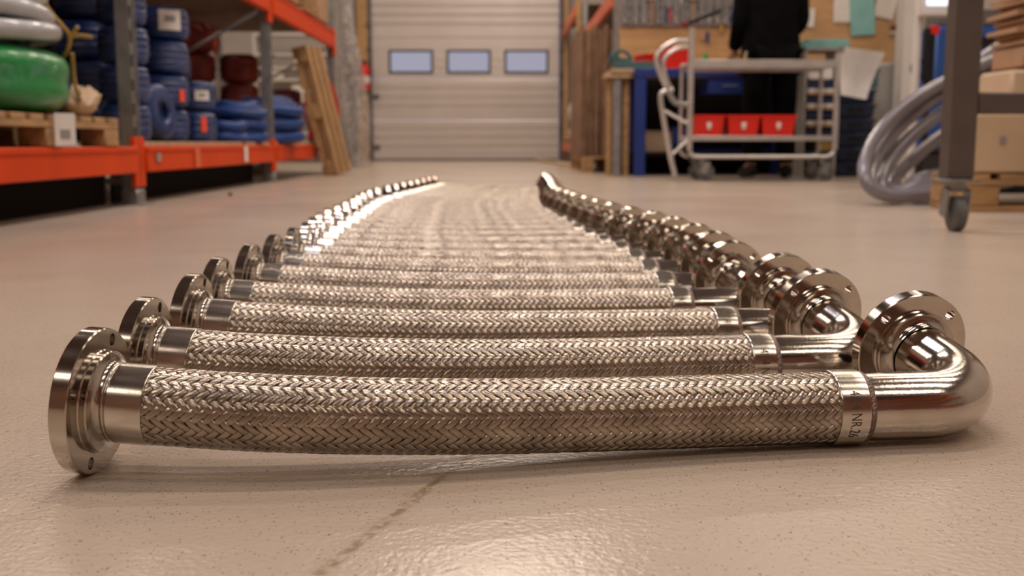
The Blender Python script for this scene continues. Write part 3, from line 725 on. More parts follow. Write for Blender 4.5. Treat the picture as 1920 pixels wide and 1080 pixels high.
mbb = MB(); bm_.verts.index_update(); mbb.add([v.co for v in bm_.verts], [[q.index for q in f.verts] for f in bm_.faces]); bm_.free(); part('bag', 'card_light', wb, mbb)
# goods above the third bay
for i, (y, c_) in enumerate(((8.0, 'card'), (8.7, 'wood'), (9.35, 'card'))):
    t = empty('timber_bundle' if c_ == 'wood' else 'carton', (-1.75, y, ZU1+.0225), ['brown carton on the upper rack deck above the second post', 'bundle of short planks on the upper rack deck', 'brown carton on the upper deck at the far rack end'][i], 'timber' if c_ == 'wood' else 'carton')
    if c_ == 'wood':
        for k in range(5):
            for j in range(3): part('plank', 'wood', t, MB().box((-.1+j*.13, 0, .02+k*.04), (.11, .5, .032)))
    else:
        part('box', 'card', t, MB().box((0, 0, .14), (.4, .5, .28))); part('flap', 'card_light', t, MB().box((.0, 0, .283), (.38, .2, .006))); part('tape', 'board', t, MB().box((.202, 0, .2), (.004, .08, .15)))
pk = empty('red_strap', (-1.53, 9.6, ZU1+.31), 'crimson strap lying on the carton at the far rack end', 'strap'); part('strap', 'redhose', pk, MB().tube([(-.2, -.2, .0), (-.05, -.1, .03), (.02, .05, .01), (0, .12, -.05)], .02, 8))
pk.location = (-1.58, 9.35, ZU1+.335)
wbk = empty('white_crate', (at(485, 322, 9.3).x, 9.3, 0), 'low white plastic crate on the floor under the rack', 'crate')
part('body', 'white', wbk, MB().box((0, 0, .035), (.2, .25, .07))); part('rim', 'white', wbk, MB().box((0, 0, .075), (.22, .27, .012)))
sw = empty('wire_scrap', (*onfloor(432, 367)[:2], 0), 'tiny black scrap with a wire tail on the floor by the rack', 'scrap')
part('knob', 'black', sw, MB().lathe([(0, 0), (0, .008), (.012, .009), (.018, 0)], (0, 0, 0), (0, 0, 1), 10)); part('wire', 'black', sw, MB().tube([(0, 0, .006), (-.02, .04, .006), (-.04, .16, .004)], .0022, 5))

# rack behind the camera (seen only in the reflections)
for (x, nm, s) in ((2.3, 'rack to the side behind the viewer', 1), ):
    rr_ = empty('storage_rack', (x, -2.6, 0), 'orange and grey storage rack standing behind the row start', 'rack')
    for yy in (0, 2.4):
        for xx in (0, .9): part('post', 'galv', rr_, MB().box((xx, yy, 1.2), (.08, .08, 2.4)))
    for z in (.2, 1.1, 1.9):
        for xx in (0, .9): part('beam', 'orange', rr_, MB().box((xx, 1.2, z), (.05, 2.3, .12)))
        part('shelf_board', 'board', rr_, MB().box((.45, 1.2, z+.08), (.9, 2.3, .02)))

ws = empty('white_shelf', (-3.0, 15.6, 0), 'white shelf unit against the front wall seen through the rack', 'shelf')
for x in (-.55, .55): part('side', 'white', ws, MB().box((x, 0, .9), (.04, .35, 1.8)))
for z in (.4, .85, 1.15, 1.32, 1.5, 1.78): part('shelf', 'white', ws, MB().box((0, 0, z), (1.1, .34, .035)))
for i, (x, z, w_, h_) in enumerate(((-.3, 1.168, .28, .14), (.15, 1.338, .3, .12), (.2, .868, .5, .22))):
    o = empty('white_carton', (-3.0+x, 15.6, z+.001), 'pale carton on the white shelf unit, %s shelf' % ['middle', 'upper', 'lower'][i], 'carton'); part('body', 'paper', o, MB().box((0, 0, h_/2), (w_, .25, h_))); part('lid', 'card_light', o, MB().box((0, 0, h_+.006), (w_+.01, .26, .012)))
# ------------------------------------------------------------------ right racks beyond the bench
def side_rack(x, y0, y1, zb, label, low=True, depth=.9, pm='galv'):
    o = empty('pallet_rack', (x, y0, 0), label, 'rack')
    for yy in (0, y1-y0):
        for xx in (0, depth):
            part('post', pm, o, MB().box((xx+.03, yy, 1.5), (.06, .08, 3.0)))
    lv = [zb]+([.15] if low else [])
    for z in lv:
        for xx in (0, depth): part('beam', 'orange2', o, MB().box((xx, (y1-y0)/2, z+.06), (.05, y1-y0-.09, .13)))
        n = 10
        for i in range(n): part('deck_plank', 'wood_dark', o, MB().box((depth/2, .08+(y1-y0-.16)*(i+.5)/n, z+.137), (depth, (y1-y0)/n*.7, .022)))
    return o
side_rack(.93, 9.35, 13.1, 1.42, 'orange beam pallet rack beyond the bench with standing cardboard beneath', low=False)
side_rack(.87, 13.3, 16.05, 1.80, 'far orange beam rack beside the roller door', pm='ply')
pa = make_pallet('wooden_pallet', (.98, 10.3, 0), 'wooden pallet on the floor under the standing cardboard bundles', 'wooden pallets', L=1.6, W=.6)
GC = 'standing cardboard bundles on the pallet'
for i, (y, h_) in enumerate(((9.62, 1.14), (9.98, 1.1), (10.35, 1.16), (10.75, 1.12))):
    o = empty('cardboard_bundle', (.84, y+.08, .146), 'upright bundle of brown cardboard sheets, %s from the grey rack post' % ['first', 'second', 'third', 'fourth'][i], 'cardboard', GC)
    for k in range(8): part('cardboard_sheet', 'card_brown', o, MB().box((-.16+k*.036+.004*math.sin(k*3+i), .008*math.sin(k*5+i), h_/2-.02*(k % 3)), (.028, .3, h_-.04*(k % 3)), rot=Euler((0, R(.6*math.sin(k*2+i)), 0))))
# goods in the far rack
for (nm, lb, c, d, m, ct) in (('carton', 'brown carton on the low beam of the far rack by the door', (.97, 13.75, .33), (.22, .6, .13), 'card', 'carton'),
                          ('carton', 'second brown carton on the low beam nearer the door', (.97, 14.6, .335), (.22, .5, .14), 'card_light', 'carton'),
                          ('wooden_sheet', 'brown wooden sheet stood upright in the far rack', (1.03, 14.3, .95), (.03, .8, 1.3), 'ply', 'wood')):
    o = empty(nm, (c[0], c[1], .30), lb, ct)
    part('body', m, o, MB().box((0, 0, d[2]/2+.002), d)); part('strip', 'board', o, MB().box((-d[0]/2-.003, 0, d[2]*.5), (.004, .06, d[2]*.9)))
bg = empty('white_bag', (.93, 14.05, .44), 'crumpled white plastic bag on the carton in the far rack', 'bag'); 
bm_ = bmesh.new(); bmesh.ops.create_icosphere(bm_, subdivisions=3, radius=1)
for v in bm_.verts:
    k = 1+.4*mnoise.noise(v.co*1.9+Vector((3, 1, 2))); v.co = Vector((v.co.x*.10*k, v.co.y*.16*k, (v.co.z*.5+.5)*.42*k*(1.1-.3*v.co.z)))
bm_.verts.index_update(); mbb = MB().add([v.co for v in bm_.verts], [[q.index for q in f.verts] for f in bm_.faces]); bm_.free(); part('bag', 'white', bg, mbb)
bt = empty('spray_bottle', (.95, 13.7, .432), 'white bottle with a red cap on the carton in the far rack', 'bottle')
part('body', 'white', bt, MB().lathe([(0, 0), (0, .05), (.3, .05), (.36, .02), (.36, 0)], (0, 0, 0), (0, 0, 1), 14)); part('cap', 'redbin', bt, MB().lathe([(.36, 0), (.36, .035), (.44, .03), (.44, 0)], (0, 0, 0), (0, 0, 1), 12))
# timber lath on the floor
a_, b_ = onfloor(1004, 301), onfloor(1103, 320)
ta = empty('timber_lath', (b_.x, b_.y, 0), 'long pale timber lath lying on the floor by the roller door', 'timber')
dv = Vector((a_.x-b_.x, min(a_.y, 15.9)-b_.y, 0)); ang = math.atan2(dv.y, dv.x)
part('lath', 'card_light', ta, MB().box((dv.x/2, dv.y/2, .02), (dv.length, .05, .035), rot=Euler((0, 0, ang)))); part('end_cap', 'white', ta, MB().tube([(-.02, 0, .022), (.02, -.12, .022)], .022, 10))

# ------------------------------------------------------------------ workbench and partition
PYW = 9.22
struct(MB().box(((.97+3.3)/2, PYW+.03, 1.55), (2.33, .05, 1.45)), 'wall_partition', 'ply', 'plywood partition behind the workbench')
struct(MB().box(((.97+3.3)/2, PYW+.03, .41), (2.33, .05, .82)), 'wall_lower', 'shade_dark')  # lower partition in near-black: the bench's shade put into its colour
tp = empty('tool_panel', (.97, PYW-.01, 1.235), 'grey perforated tool panel on the plywood wall', 'tool panel')
W_ = at(1400, 20, PYW).x-.97
part('panel', 'grey_panel', tp, MB().box((W_/2, 0, .45), (W_, .016, .9)))
hol = MB()
for i in range(24):
    for j in range(5): hol.box((.03+i*W_/24, -.009, .05+j*.1), (.012, .003, .035))
part('slots', 'black', tp, hol)['kind'] = 'stuff'
def make_tool(x, kind, label, z=1.27):
    o = empty('spanner' if kind == 0 else ('pliers' if kind == 1 else ('clamp' if kind == 2 else 'hammer')), (x, PYW-.035, z), label, 'tool', 'tools on the grey panel')
    if kind == 0:
        part('handle', 'tool', o, MB().box((0, 0, .12), (.022, .008, .20))); part('jaw', 'tool', o, MB().box((-.017, 0, .235), (.016, .01, .045)).box((.017, 0, .235), (.016, .01, .045)).box((0, 0, .212), (.046, .01, .016))); part('ring_end', 'tool', o, MB().tube(arc((0, 0, .01), .016, 0, 2*PI-.01, 14), .006, 6))
    elif kind == 1:
        for s in (-1, 1): part('handle', 'redbin' if s > 0 else 'bluepaint', o, MB().tube([(s*.004, 0, .11), (s*.022, 0, .06), (s*.018, 0, 0)], .007, 8))
        part('jaws', 'tool', o, MB().box((0, 0, .14), (.026, .012, .06)))
    elif kind == 2:
        part('frame', 'tool', o, MB().tube([(.03, 0, 0), (-.03, 0, .0), (-.035, 0, .12), (-.03, 0, .2), (.03, 0, .2)], .009, 8)); part('screw', 'tool', o, MB().tube([(.03, 0, -.04), (.03, 0, .12)], .006, 8))
    else:
        part('handle', 'card', o, MB().tube([(0, 0, -.02), (0, 0, .17)], .011, 8)); part('head', 'tool', o, MB().box((0, 0, .19), (.09, .028, .03)))
    return o
ORD = ['first', 'second', 'third', 'fourth', 'fifth', 'sixth', 'seventh', 'eighth', 'ninth', 'tenth', 'eleventh', 'twelfth', 'thirteenth', 'fourteenth', 'fifteenth']
for i in range(15):
    x = 1.03+i*.069; kd = [2, 0, 0, 3, 2, 1, 0, 2, 3, 0, 0, 0, 0, 1, 2][i]
    make_tool(x, kd, '%s on the grey tool panel, %s from its rack end' % (['steel spanner', 'pliers with coloured grips', 'steel screw clamp', 'wooden-handled hammer'][kd], ORD[i]))
BY0, BY1, BZ = 8.42, 9.15, .835
bench = empty('workbench', (0, 0, 0), 'blue steel workbench with a brown top against the tool wall', 'workbench')
bx0, bx1 = at(1146, 200, BY0).x, 2.38
part('worktop', 'board', bench, MB().box(((bx0+bx1)/2, (BY0+BY1)/2, BZ-.02), (bx1-bx0, BY1-BY0, .035)))
part('front_rail', 'bluepaint', bench, MB().box((bx0/2+bx1/2+.085, BY0+.0, BZ-.035), (bx1-bx0-.17, .05, .065)))
for x in (at(1201, 200, BY0).x, 2.28):
    for y in (BY0+.02, BY1-.06): part('leg', 'bluepaint', bench, MB().box((x, y, (BZ-.05)/2), (.085, .07, BZ-.05)))
part('stretcher', 'bluepaint', bench, MB().box(((bx0+bx1)/2+.1, BY1-.06, .18), (bx1-bx0-.3, .04, .06)))
pd = at(1368, 158, BY0); dw = part('drawer', 'bluepaint', bench, MB().box((pd.x, BY0+.2, .70), (.33, .4, .12))); part('handle', 'galv', dw, MB().tube([(pd.x-.06, BY0-.02, .70), (pd.x+.06, BY0-.02, .70)], .006, 8))
gl = empty('grey_stand', (at(1157, 250, 8.45).x-.0, 8.5, 0), 'slim grey steel stand with a wooden shelf between cardboard and bench', 'stand')
part('upright', 'galv', gl, MB().box((0, -.02, .38), (.06, .06, .76))); part('upright', 'wood', gl, MB().box((.075, .03, .38), (.05, .05, .76))); part('upright', 'wood', gl, MB().box((-.06, .03, .38), (.04, .05, .76))); part('top', 'board', gl, MB().box((-.0, .05, .775), (.20, .25, .025)))
# items on the bench
def bin_(name, loc, label, sx, sy, sz, m='redbin', group=None, rz=0, tag_=True, mark='paper', rot=None):
    o = empty(name, loc, label, 'bin', group, rz=rz, rot=rot); t = .004
    # tapered open bin: outer shell + inner shell
    k = .86; vs_ = []
    for (zz, f, ins) in ((0, k, 0), (sz, 1, 0), (sz, 1, t), (t, k, t)):
        for (a, b) in ((-1, -1), (1, -1), (1, 1), (-1, 1)): vs_.append((a*(sx/2*f-ins), b*(sy/2*f-ins), zz))
    fs = [(0, 3, 2, 1), (12, 13, 14, 15)]
    for lv in range(3):
        for i in range(4): j = (i+1) % 4; fs.append((lv*4+i, lv*4+j, lv*4+4+j, lv*4+4+i))
    part('body', m, o, MB().add(vs_, fs))
    rim = MB().box((0, -sy/2-.003, sz-.006), (sx+.012, .008, .014)).box((0, sy/2+.003, sz-.006), (sx+.012, .008, .014)).box((-sx/2-.003, 0, sz-.006), (.008, sy, .014)).box((sx/2+.003, 0, sz-.006), (.008, sy, .014))
    part('rim', m, o, rim)
    if tag_:
        part('emblem', mark, o, MB().box((0, -sy/2*.95-.004, sz*.56), (.030, .003, .034)).box((0, -sy/2*.93-.003, sz*.42), (.022, .003, .02)))
    return o
bin_('parts_bin', (at(1218, 100, 8.8).x, 8.8, BZ), 'red parts bin tilted on the bench beside the grey clamp', .17, .25, .13, group='red bins on the bench', tag_=False, rz=.3)
bin_('parts_bin', (at(1266, 100, 8.7).x+.0, 8.68, BZ), 'larger red parts bin on the bench behind the trolley handle', .24, .3, .18, group='red bins on the bench', tag_=False)
cl = empty('bench_vice', (at(1165, 110, 8.7).x+.02, 8.68, BZ), 'dark teal bench vice with a curved handle at the bench end', 'vice')
part('bed', 'teal', cl, MB().box((.12, 0, .035), (.42, .16, .06)).box((.0, 0, .075), (.12, .14, .04))); part('jaw', 'teal', cl, MB().box((-.07, 0, .09), (.05, .14, .08)))
part('handle', 'teal', cl, MB().tube(arc((-.03, 0, .07), .085, R(-20), R(190), 14), .014, 8))
gb = empty('spray_can', (at(1322, 100, 8.55).x, 8.55, BZ), 'small green spray can with a pink cap on the bench', 'can')
part('body', 'green_p', gb, MB().lathe([(0, 0), (0, .028), (.09, .026), (.12, .012), (.12, 0)], (0, 0, 0), (0, 0, 1), 14)); part('cap', 'skin', gb, MB().lathe([(.12, 0), (.12, .016), (.15, .012), (.15, 0)], (0, 0, 0), (0, 0, 1), 12))
def hang(px, py, m, label, name='screwdriver'):
    p = at(px, py, PYW-.03); o = empty(name, p, label, 'tool'); part('handle', m, o, MB().tube([(0, 0, -.05), (0, 0, .03)], [.014, .012], 10)); part('shank', 'tool', o, MB().tube([(0, 0, .03), (0, 0, .13)], .005, 6))
hang(1318, 62, 'skin', 'screwdriver with a pink handle hanging below the tool panel'); hang(1327, 68, 'bluepaint', 'screwdriver with a blue handle hanging below the tool panel'); hang(1353, 50, 'yellow', 'screwdriver with a yellow handle hanging below the tool panel')
bb = empty('black_bar_tool', at(1318, 32, 8.3), 'long black bar tool resting across the trolley post top', 'tool')
q = [at(1284, 45, 7.35), at(1300, 40, 7.45), at(1350, 20, 7.9)]; q = [p-Vector(bb.location) for p in q]
part('bar', 'black', bb, MB().tube(q, .014, 10)); part('knob', 'maroon', bb, MB().lathe([(-.02, 0), (-.02, .02), (.02, .022), (.025, 0)], q[0], (1, 0, 0), 12))
# boxes under the bench
for (px0, px1, py0, py1, d, m, nm, lb) in ((1208, 1262, 247, 287, 8.9, 'card_light', 'carton', 'pale carton on the shelf under the workbench'), (1262, 1292, 240, 275, 8.8, 'bluepaint', 'crate', 'blue crate under the workbench beside the pale carton')):
    a, b = at(px0, py1, d), at(px1, py0, d); o = empty(nm, ((a.x+b.x)/2, d+.1, a.z), lb, nm)
    part('body', m, o, MB().box((0, 0, (b.z-a.z)/2), (b.x-a.x, .2, b.z-a.z))); part('rim', m, o, MB().box((0, 0, b.z-a.z), (b.x-a.x+.02, .22, .015)))
part('low_shelf', 'shade_dark', bench, MB().box((1.55, 8.9, .165), (1.35, .42, .02)))

# ------------------------------------------------------------------ trolley
TY0, TY1 = 7.36, 7.74
tx0, tx1 = at(1293, 250, TY0).x, at(1566, 250, TY0).x
tz = lambda py: at(1400, py, TY0).z
tro = empty('tube_trolley', (0, 0, 0), 'steel tube trolley with two shelves and castors in front of the bench', 'trolley')
for x, top in ((tx0, tz(52)), (tx1, tz(100))):
    for y in (TY0, TY1):
        part('upright', 'alu', tro, MB().tube([(x, y, tz(280)), (x, y, top if y == TY0 else min(top, tz(118)))], .021 if y == TY0 else .014, 12))
for y in (TY0, TY1):
    c = .06; pts = [(tx0, y, tz(275)), (tx0, y, tz(285))]+arc((tx0+c, y, tz(294)+c), c, PI, PI*1.5, 6)+arc((tx1-c, y, tz(294)+c), c, -PI/2, 0, 6)+[(tx1, y, tz(275))]
    part('lower_rail', 'alu', tro, MB().tube(pts, .015, 10))
for x in (tx0, tx1): part('end_bar', 'alu', tro, MB().tube([(x, TY0, tz(262)), (x, TY1, tz(262))], .016, 10)); 
for x in (tx0, tx1): part('end_bar', 'alu', tro, MB().tube([(x, TY0, tz(120)), (x, TY1, tz(120))], .016, 10))
def shelf(py, th, m='alu'):
    mb = MB().box(((tx0+tx1)/2, (TY0+TY1)/2, tz(py)), (tx1-tx0, TY1-TY0, .012)).box(((tx0+tx1)/2, TY0-.005, tz(py)), (tx1-tx0+.02, .025, th)).box(((tx0+tx1)/2, TY1+.005, tz(py)), (tx1-tx0+.02, .025, th))
    return part('shelf', m, tro, mb)
s1 = shelf(120, .055); shelf(259, .035)
part('shelf_mat', 'board', tro, MB().box(((tx0+tx1)/2, (TY0+TY1)/2, tz(120)+.012), (tx1-tx0-.06, TY1-TY0-.06, .012)))
for x in (tx0+.10, tx1-.07):
    for y in (TY0+.02, TY1-.02):
        c = part('castor', 'galv', tro, MB().tube([(x, y, tz(294)-.012), (x, y, .115)], .016, 8).box((x+.012, y-.026, .092), (.05, .006, .09), rot=Euler((0, R(15), 0))).box((x+.012, y+.026, .092), (.05, .006, .09), rot=Euler((0, R(15), 0))).box((x, y, .133), (.06, .058, .012)))
        part('wheel', 'rubber', c, MB().lathe([(-.018, .0), (-.018, .045), (-.014, .058), (.014, .058), (.018, .045), (.018, 0)], (x+.02, y, .0595), (0, 1, 0), 24))
# handle loops and slanted leg at the left end
def path(pp, Y): return [at(a, b, Y) for a, b in pp]
part('handle', 'alu', tro, MB().tube(smooth(path([(1290, 76), (1262, 76), (1226, 104), (1238, 140), (1252, 168)], TY0)), .017, 10))
part('handle', 'alu', tro, MB().tube(smooth(path([(1290, 88), (1268, 90), (1240, 112), (1250, 150), (1258, 166)], TY1)), .015, 10))
part('hook', 'galv', tro, MB().tube(smooth(path([(1250, 162), (1262, 190), (1275, 196), (1298, 196)], TY0)), .02, 10))
part('side_leg', 'alu', tro, MB().tube(smooth(path([(1262, 168), (1240, 172), (1238, 186), (1243, 215), (1256, 290), (1266, 330)], TY0), 2), .018, 10))
part('side_brace', 'alu', tro, MB().tube(path([(1245, 207), (1290, 232)], TY0), .011, 8)); part('side_brace', 'alu', tro, MB().tube(path([(1258, 292), (1290, 262)], TY0), .011, 8))
zs = tz(259)+.008
for i, (a, b, mk) in enumerate(((1303, 1359, 'left of the three'), (1367, 1426, 'middle of the three'), (1430, 1494, 'right of the three'))):
    xa, xb = at(a, 230, TY0+.02).x, at(b, 230, TY0+.02).x
    bin_('parts_bin', ((xa+xb)/2, TY0+.19, zs), 'red plastic bin with a small white emblem on the trolley, %s' % mk, xb-xa, .30, .148, group='red bins on the trolley')
nb = empty('metal_fitting', (at(1397, 108, 7.5).x, 7.5, tz(120)+.019), 'small brass-coloured fitting on the trolley top', 'fitting'); part('body', 'yellow', nb, MB().lathe([(0, 0), (0, .02), (.03, .02), (.035, .012), (.05, .012), (.05, 0)], (0, 0, 0), (0, 0, 1), 12)); part('stem', 'tool', nb, MB().tube([(.0, 0, .05), (0.01, 0, .075)], .008, 8))
# white sheet hanging at the trolley end
wsx = [at(1577, 88, 7.3), at(1662, 98, 7.3), at(1628, 186, 7.3), at(1577, 178, 7.3)]
hs = empty('white_paper_sheet', wsx[3], 'large white paper sheet hanging from the right end of the trolley', 'sheet')
vs_ = []; fs = []
for th in (0, .006):
    for i in range(9):
        for j in range(9):
            u, v = i/8, j/8; p = (wsx[3]*(1-u)+wsx[2]*u)*(1-v)+(wsx[0]*(1-u)+wsx[1]*u)*v
            vs_.append(p-Vector(hs.location)+Vector((0, th+.05*math.sin(u*2.2)*u+.02*math.sin(v*4), 0)))
for t in (0, 81):
    for i in range(8):
        for j in range(8): fs.append((t+i*9+j, t+(i+1)*9+j, t+(i+1)*9+j+1, t+i*9+j+1))
rimi = [i*9 for i in range(9)]+[72+j for j in range(1, 9)]+[i*9+8 for i in range(7, -1, -1)]+[j for j in range(7, 0, -1)]
for i in range(len(rimi)): a, b = rimi[i], rimi[(i+1) % len(rimi)]; fs.append((a, b, b+81, a+81))
part('sheet', 'paper', hs, MB().add(vs_, fs)); part('clip', 'galv', hs, MB().box(wsx[0]-Vector(hs.location)+Vector((.0, -.01, -.01)), (.03, .03, .04)))

# ------------------------------------------------------------------ shelving and crates right of the person
SY = 8.15
sx0, sx1 = at(1508, 200, SY).x, at(1568, 200, SY).x
szz = lambda py: at(1530, py, SY).z
su = empty('bin_stand', (0, 0, 0), 'grey stand of small bins with a mint cloth, right of the person', 'stand')
for x in (sx0, sx1): part('side', 'cabinet', su, MB().box((x, SY+.15, szz(92)/2), (.02, .3, szz(92))))
part('top', 'cabinet', su, MB().box(((sx0+sx1)/2, SY+.15, szz(92)), (sx1-sx0+.02, .32, .02)))
for py in (158, 188, 216, 248, 290): part('shelf', 'navy', su, MB().box(((sx0+sx1)/2, SY+.15, szz(py)), (sx1-sx0-.02, .28, .05)))
bw = (sx1-sx0-.03)/3
GS = 'small pale bins in the grey stand'
first = None
for r_, py in enumerate((185, 213, 245)):
    for c_ in range(3):
        lab = 'small pale parts box in the grey stand, row %s, %s' % (['one from top', 'two from top', 'three from top'][r_], ['by the person', 'in the middle', 'by the blue crates'][c_])
        loc = (sx0+.015+bw*(c_+.5), SY+.06, szz(py)+.027)
        if first is None:
            first = empty('parts_box', loc, lab, 'box', GS); part('body', 'white', first, MB().box((0, 0, .025), (bw*.82, .14, .045))); part('front_lip', 'card', first, MB().box((0, -.072, .012), (bw*.8, .006, .02)))
        else: dup(first, loc, lab)
cb_ = empty('white_carton', ((sx0+sx1)/2, SY+.12, szz(156)+.022), 'white carton on the upper shelf of the grey stand', 'carton'); part('body', 'paper', cb_, MB().box((0, 0, .055), (sx1-sx0-.05, .2, .10))); part('lid', 'white', cb_, MB().box((0, 0, .11), (sx1-sx0-.04, .21, .012)))
mc = empty('mint_cloth', ((sx0+sx1)/2+.02, SY+.15, szz(92)+.011), 'folded mint green cloth on top of the grey stand', 'cloth')
for k in range(3): part('fold', 'mint', mc, MB().box((.01*k, 0, .012+.02*k), (.36-.02*k, .3, .018)))
yl = empty('yellow_box', ((sx0+sx1)/2+.06, SY-.0, szz(255)), 'small ochre box low in the grey stand', 'box'); yl.location.z = szz(290)+.026; part('body', 'yellow', yl, MB().box((0, .08, .035), (.13, .1, .07))); part('lid', 'yellow', yl, MB().box((0, .08, .074), (.14, .11, .008)))
cx0, cx1 = at(1573, 200, 8.3).x, at(1642, 200, 8.3).x
for k in range(6):
    o = empty('stacking_crate', ((cx0+cx1)/2, 8.5, k*.112), 'navy stacking crate right of the grey stand, %s of six from the floor' % ['first', 'second', 'third', 'fourth', 'fifth', 'topmost'][k], 'crate', 'navy stacking crates')
    part('body', 'navy', o, MB().box((0, 0, .05), (cx1-cx0, .38, .098), taper=.94)); part('rim', 'navy', o, MB().box((0, 0, .098), (cx1-cx0+.02, .40, .018))); part('hand_slot', 'black', o, MB().box((0, -.196, .06), (.10, .008, .03)))
kb = empty('dark_toolbox', ((cx0+cx1)/2+.0, 8.5, 6*.112), 'flat dark toolbox lying on top of the navy crates', 'toolbox'); part('body', 'teal', kb, MB().box((0, 0, .07), (cx1-cx0+.05, .34, .12))); part('lid', 'black', kb, MB().box((0, 0, .14), (cx1-cx0+.06, .35, .025)))
rg = empty('red_glove', ((at(1580, 66, 8.5)).x, 8.45, 6*.112+.155), 'crumpled red glove lying on the dark toolbox', 'glove')
part('palm', 'redbin', rg, MB().tube([(-.10, 0, .02), (-.04, 0, .03), (.03, .01, .025)], [.02, .035, .03], 10))
for k in range(4): part('finger', 'redbin', rg, MB().tube([(.02, -.025+.016*k, .025), (.07+.008*(k % 2), -.035+.02*k, .02), (.10, -.04+.025*k, .012)], [.012, .011, .009], 8))
cab = empty('grey_cabinet', (at(1675, 200, 8.7).x, 9.0, 0), 'grey steel cabinet between the crates and the white pillar', 'cabinet')
cw = (at(1710, 200, 8.8)-at(1642, 200, 8.8)).x; ch = at(1675, 116, 8.8).z
part('body', 'cabinet', cab, MB().box((0, 0, ch/2), (cw, .35, ch))); dd = part('door', 'cabinet', cab, MB().box((0, -.18, ch/2), (cw-.03, .012, ch-.05))); part('handle', 'black', dd, MB().box((cw/2-.05, -.192, ch*.55), (.015, .012, .09)))
struct(MB().box((at(1708, 100, 8.6).x, 8.68, CEIL/2), (.15, .15, CEIL)), 'pillar_1', 'white', 'white square pillar beside the grey cabinet')
# papers pinned on the partition
def paper(px0, py0, px1, py1, m, label, name='paper_note', tilt=0, y=PYW-.008):
    a, b = at(px0, py1, y), at(px1, py0, y); o = empty(name, ((a.x+b.x)/2, y, a.z), label, 'paper' if m != 'mint' else 'cloth')
    part('sheet', m, o, MB().box((0, 0, (b.z-a.z)/2), (b.x-a.x, .006, b.z-a.z), rot=Euler((0, R(tilt), 0)), bev=.001))
    part('pin', 'black', o, MB().tube([(0, -.002, b.z-a.z-.02), (0, -.012, b.z-a.z-.02)], .007, 8)); return o
paper(1488, 15, 1528, 50, 'paper', 'white note clipped on the plywood right of the person', tilt=3)
paper(1562, -30, 1600, 42, 'paper', 'white sheet pinned beside the teal paper')
paper(1592, -30, 1642, 66, 'mint', 'teal cloth pinned on the plywood above the red glove', 'hanging_cloth', -4, PYW-.02)
paper(1642, -20, 1682, 34, 'paper', 'white drawing pinned between the teal cloth and the pillar', tilt=12)
rb_ = empty('small_shelf_box', at(1680, 60, PYW-.04), 'small dark red box on a white bracket near the pillar', 'box'); part('body', 'maroon', rb_, MB().box((0, 0, .03), (.08, .06, .05))); part('bracket', 'white', rb_, MB().box((0, 0, -.005), (.10, .07, .015)))

# ------------------------------------------------------------------ right side: monitor, blue machine, hose coil, trolley frame, pallet
mo = empty('monitor_stand', (at(1752, 0, 6.1).x, 6.1, 0), 'white framed monitor on a slim stand by the blue machine', 'monitor')
part('base', 'black', mo, MB().box((0, 0, .015), (.22, .22, .03))); part('pole', 'white', mo, MB().tube([(-.07, .04, .03), (-.07, .04, 1.10)], .022, 12))
part('casing', 'white', mo, MB().box((0, 0, 1.08), (.18, .05, .24), rot=Euler((R(-8), 0, 0)))); part('screen', 'screen', mo, MB().box((.01, -.030, 1.10), (.13, .008, .17), rot=Euler((R(-8), 0, 0))))
mp_ = at(1741, 100, 6.45)
pu = empty('black_hand_pump', (mp_.x, 6.45, 0), 'tall black hand pump with a red grip before the blue machine', 'tool')
part('tube', 'black', pu, MB().tube([(0, 0, .62), (.0, 0, .93)], .035, 12)); part('loop', 'black', pu, MB().tube(arc((-.05, 0, .70), .045, 0, 2*PI-.02, 16), .012, 8)); part('grip', 'redbin', pu, MB().box((.02, -.02, .92), (.05, .03, .05))); part('stand', 'black', pu, MB().box((0, 0, .01), (.2, .2, .02)).tube([(0, 0, .02), (0, 0, .62)], .02, 10))
bmn = empty('blue_machine', (at(1816, 200, 6.7).x, 6.85, 0), 'blue painted machine cabinet behind the clear hose coil', 'machine')
bwid = .44
part('body', 'bluemachine', bmn, MB().box((0, 0, .14+.42), (bwid, .24, .84))); part('dark_band', 'black', bmn, MB().box((.04, -.125, .88), (bwid*.8, .012, .06))); part('plinth', 'black', bmn, MB().box((-.02, 0, .07), (bwid*1.1, .3, .13)))
part('top_cover', 'rubber', bmn, MB().box((0, 0, 1.03), (bwid*.9, .22, .1)))
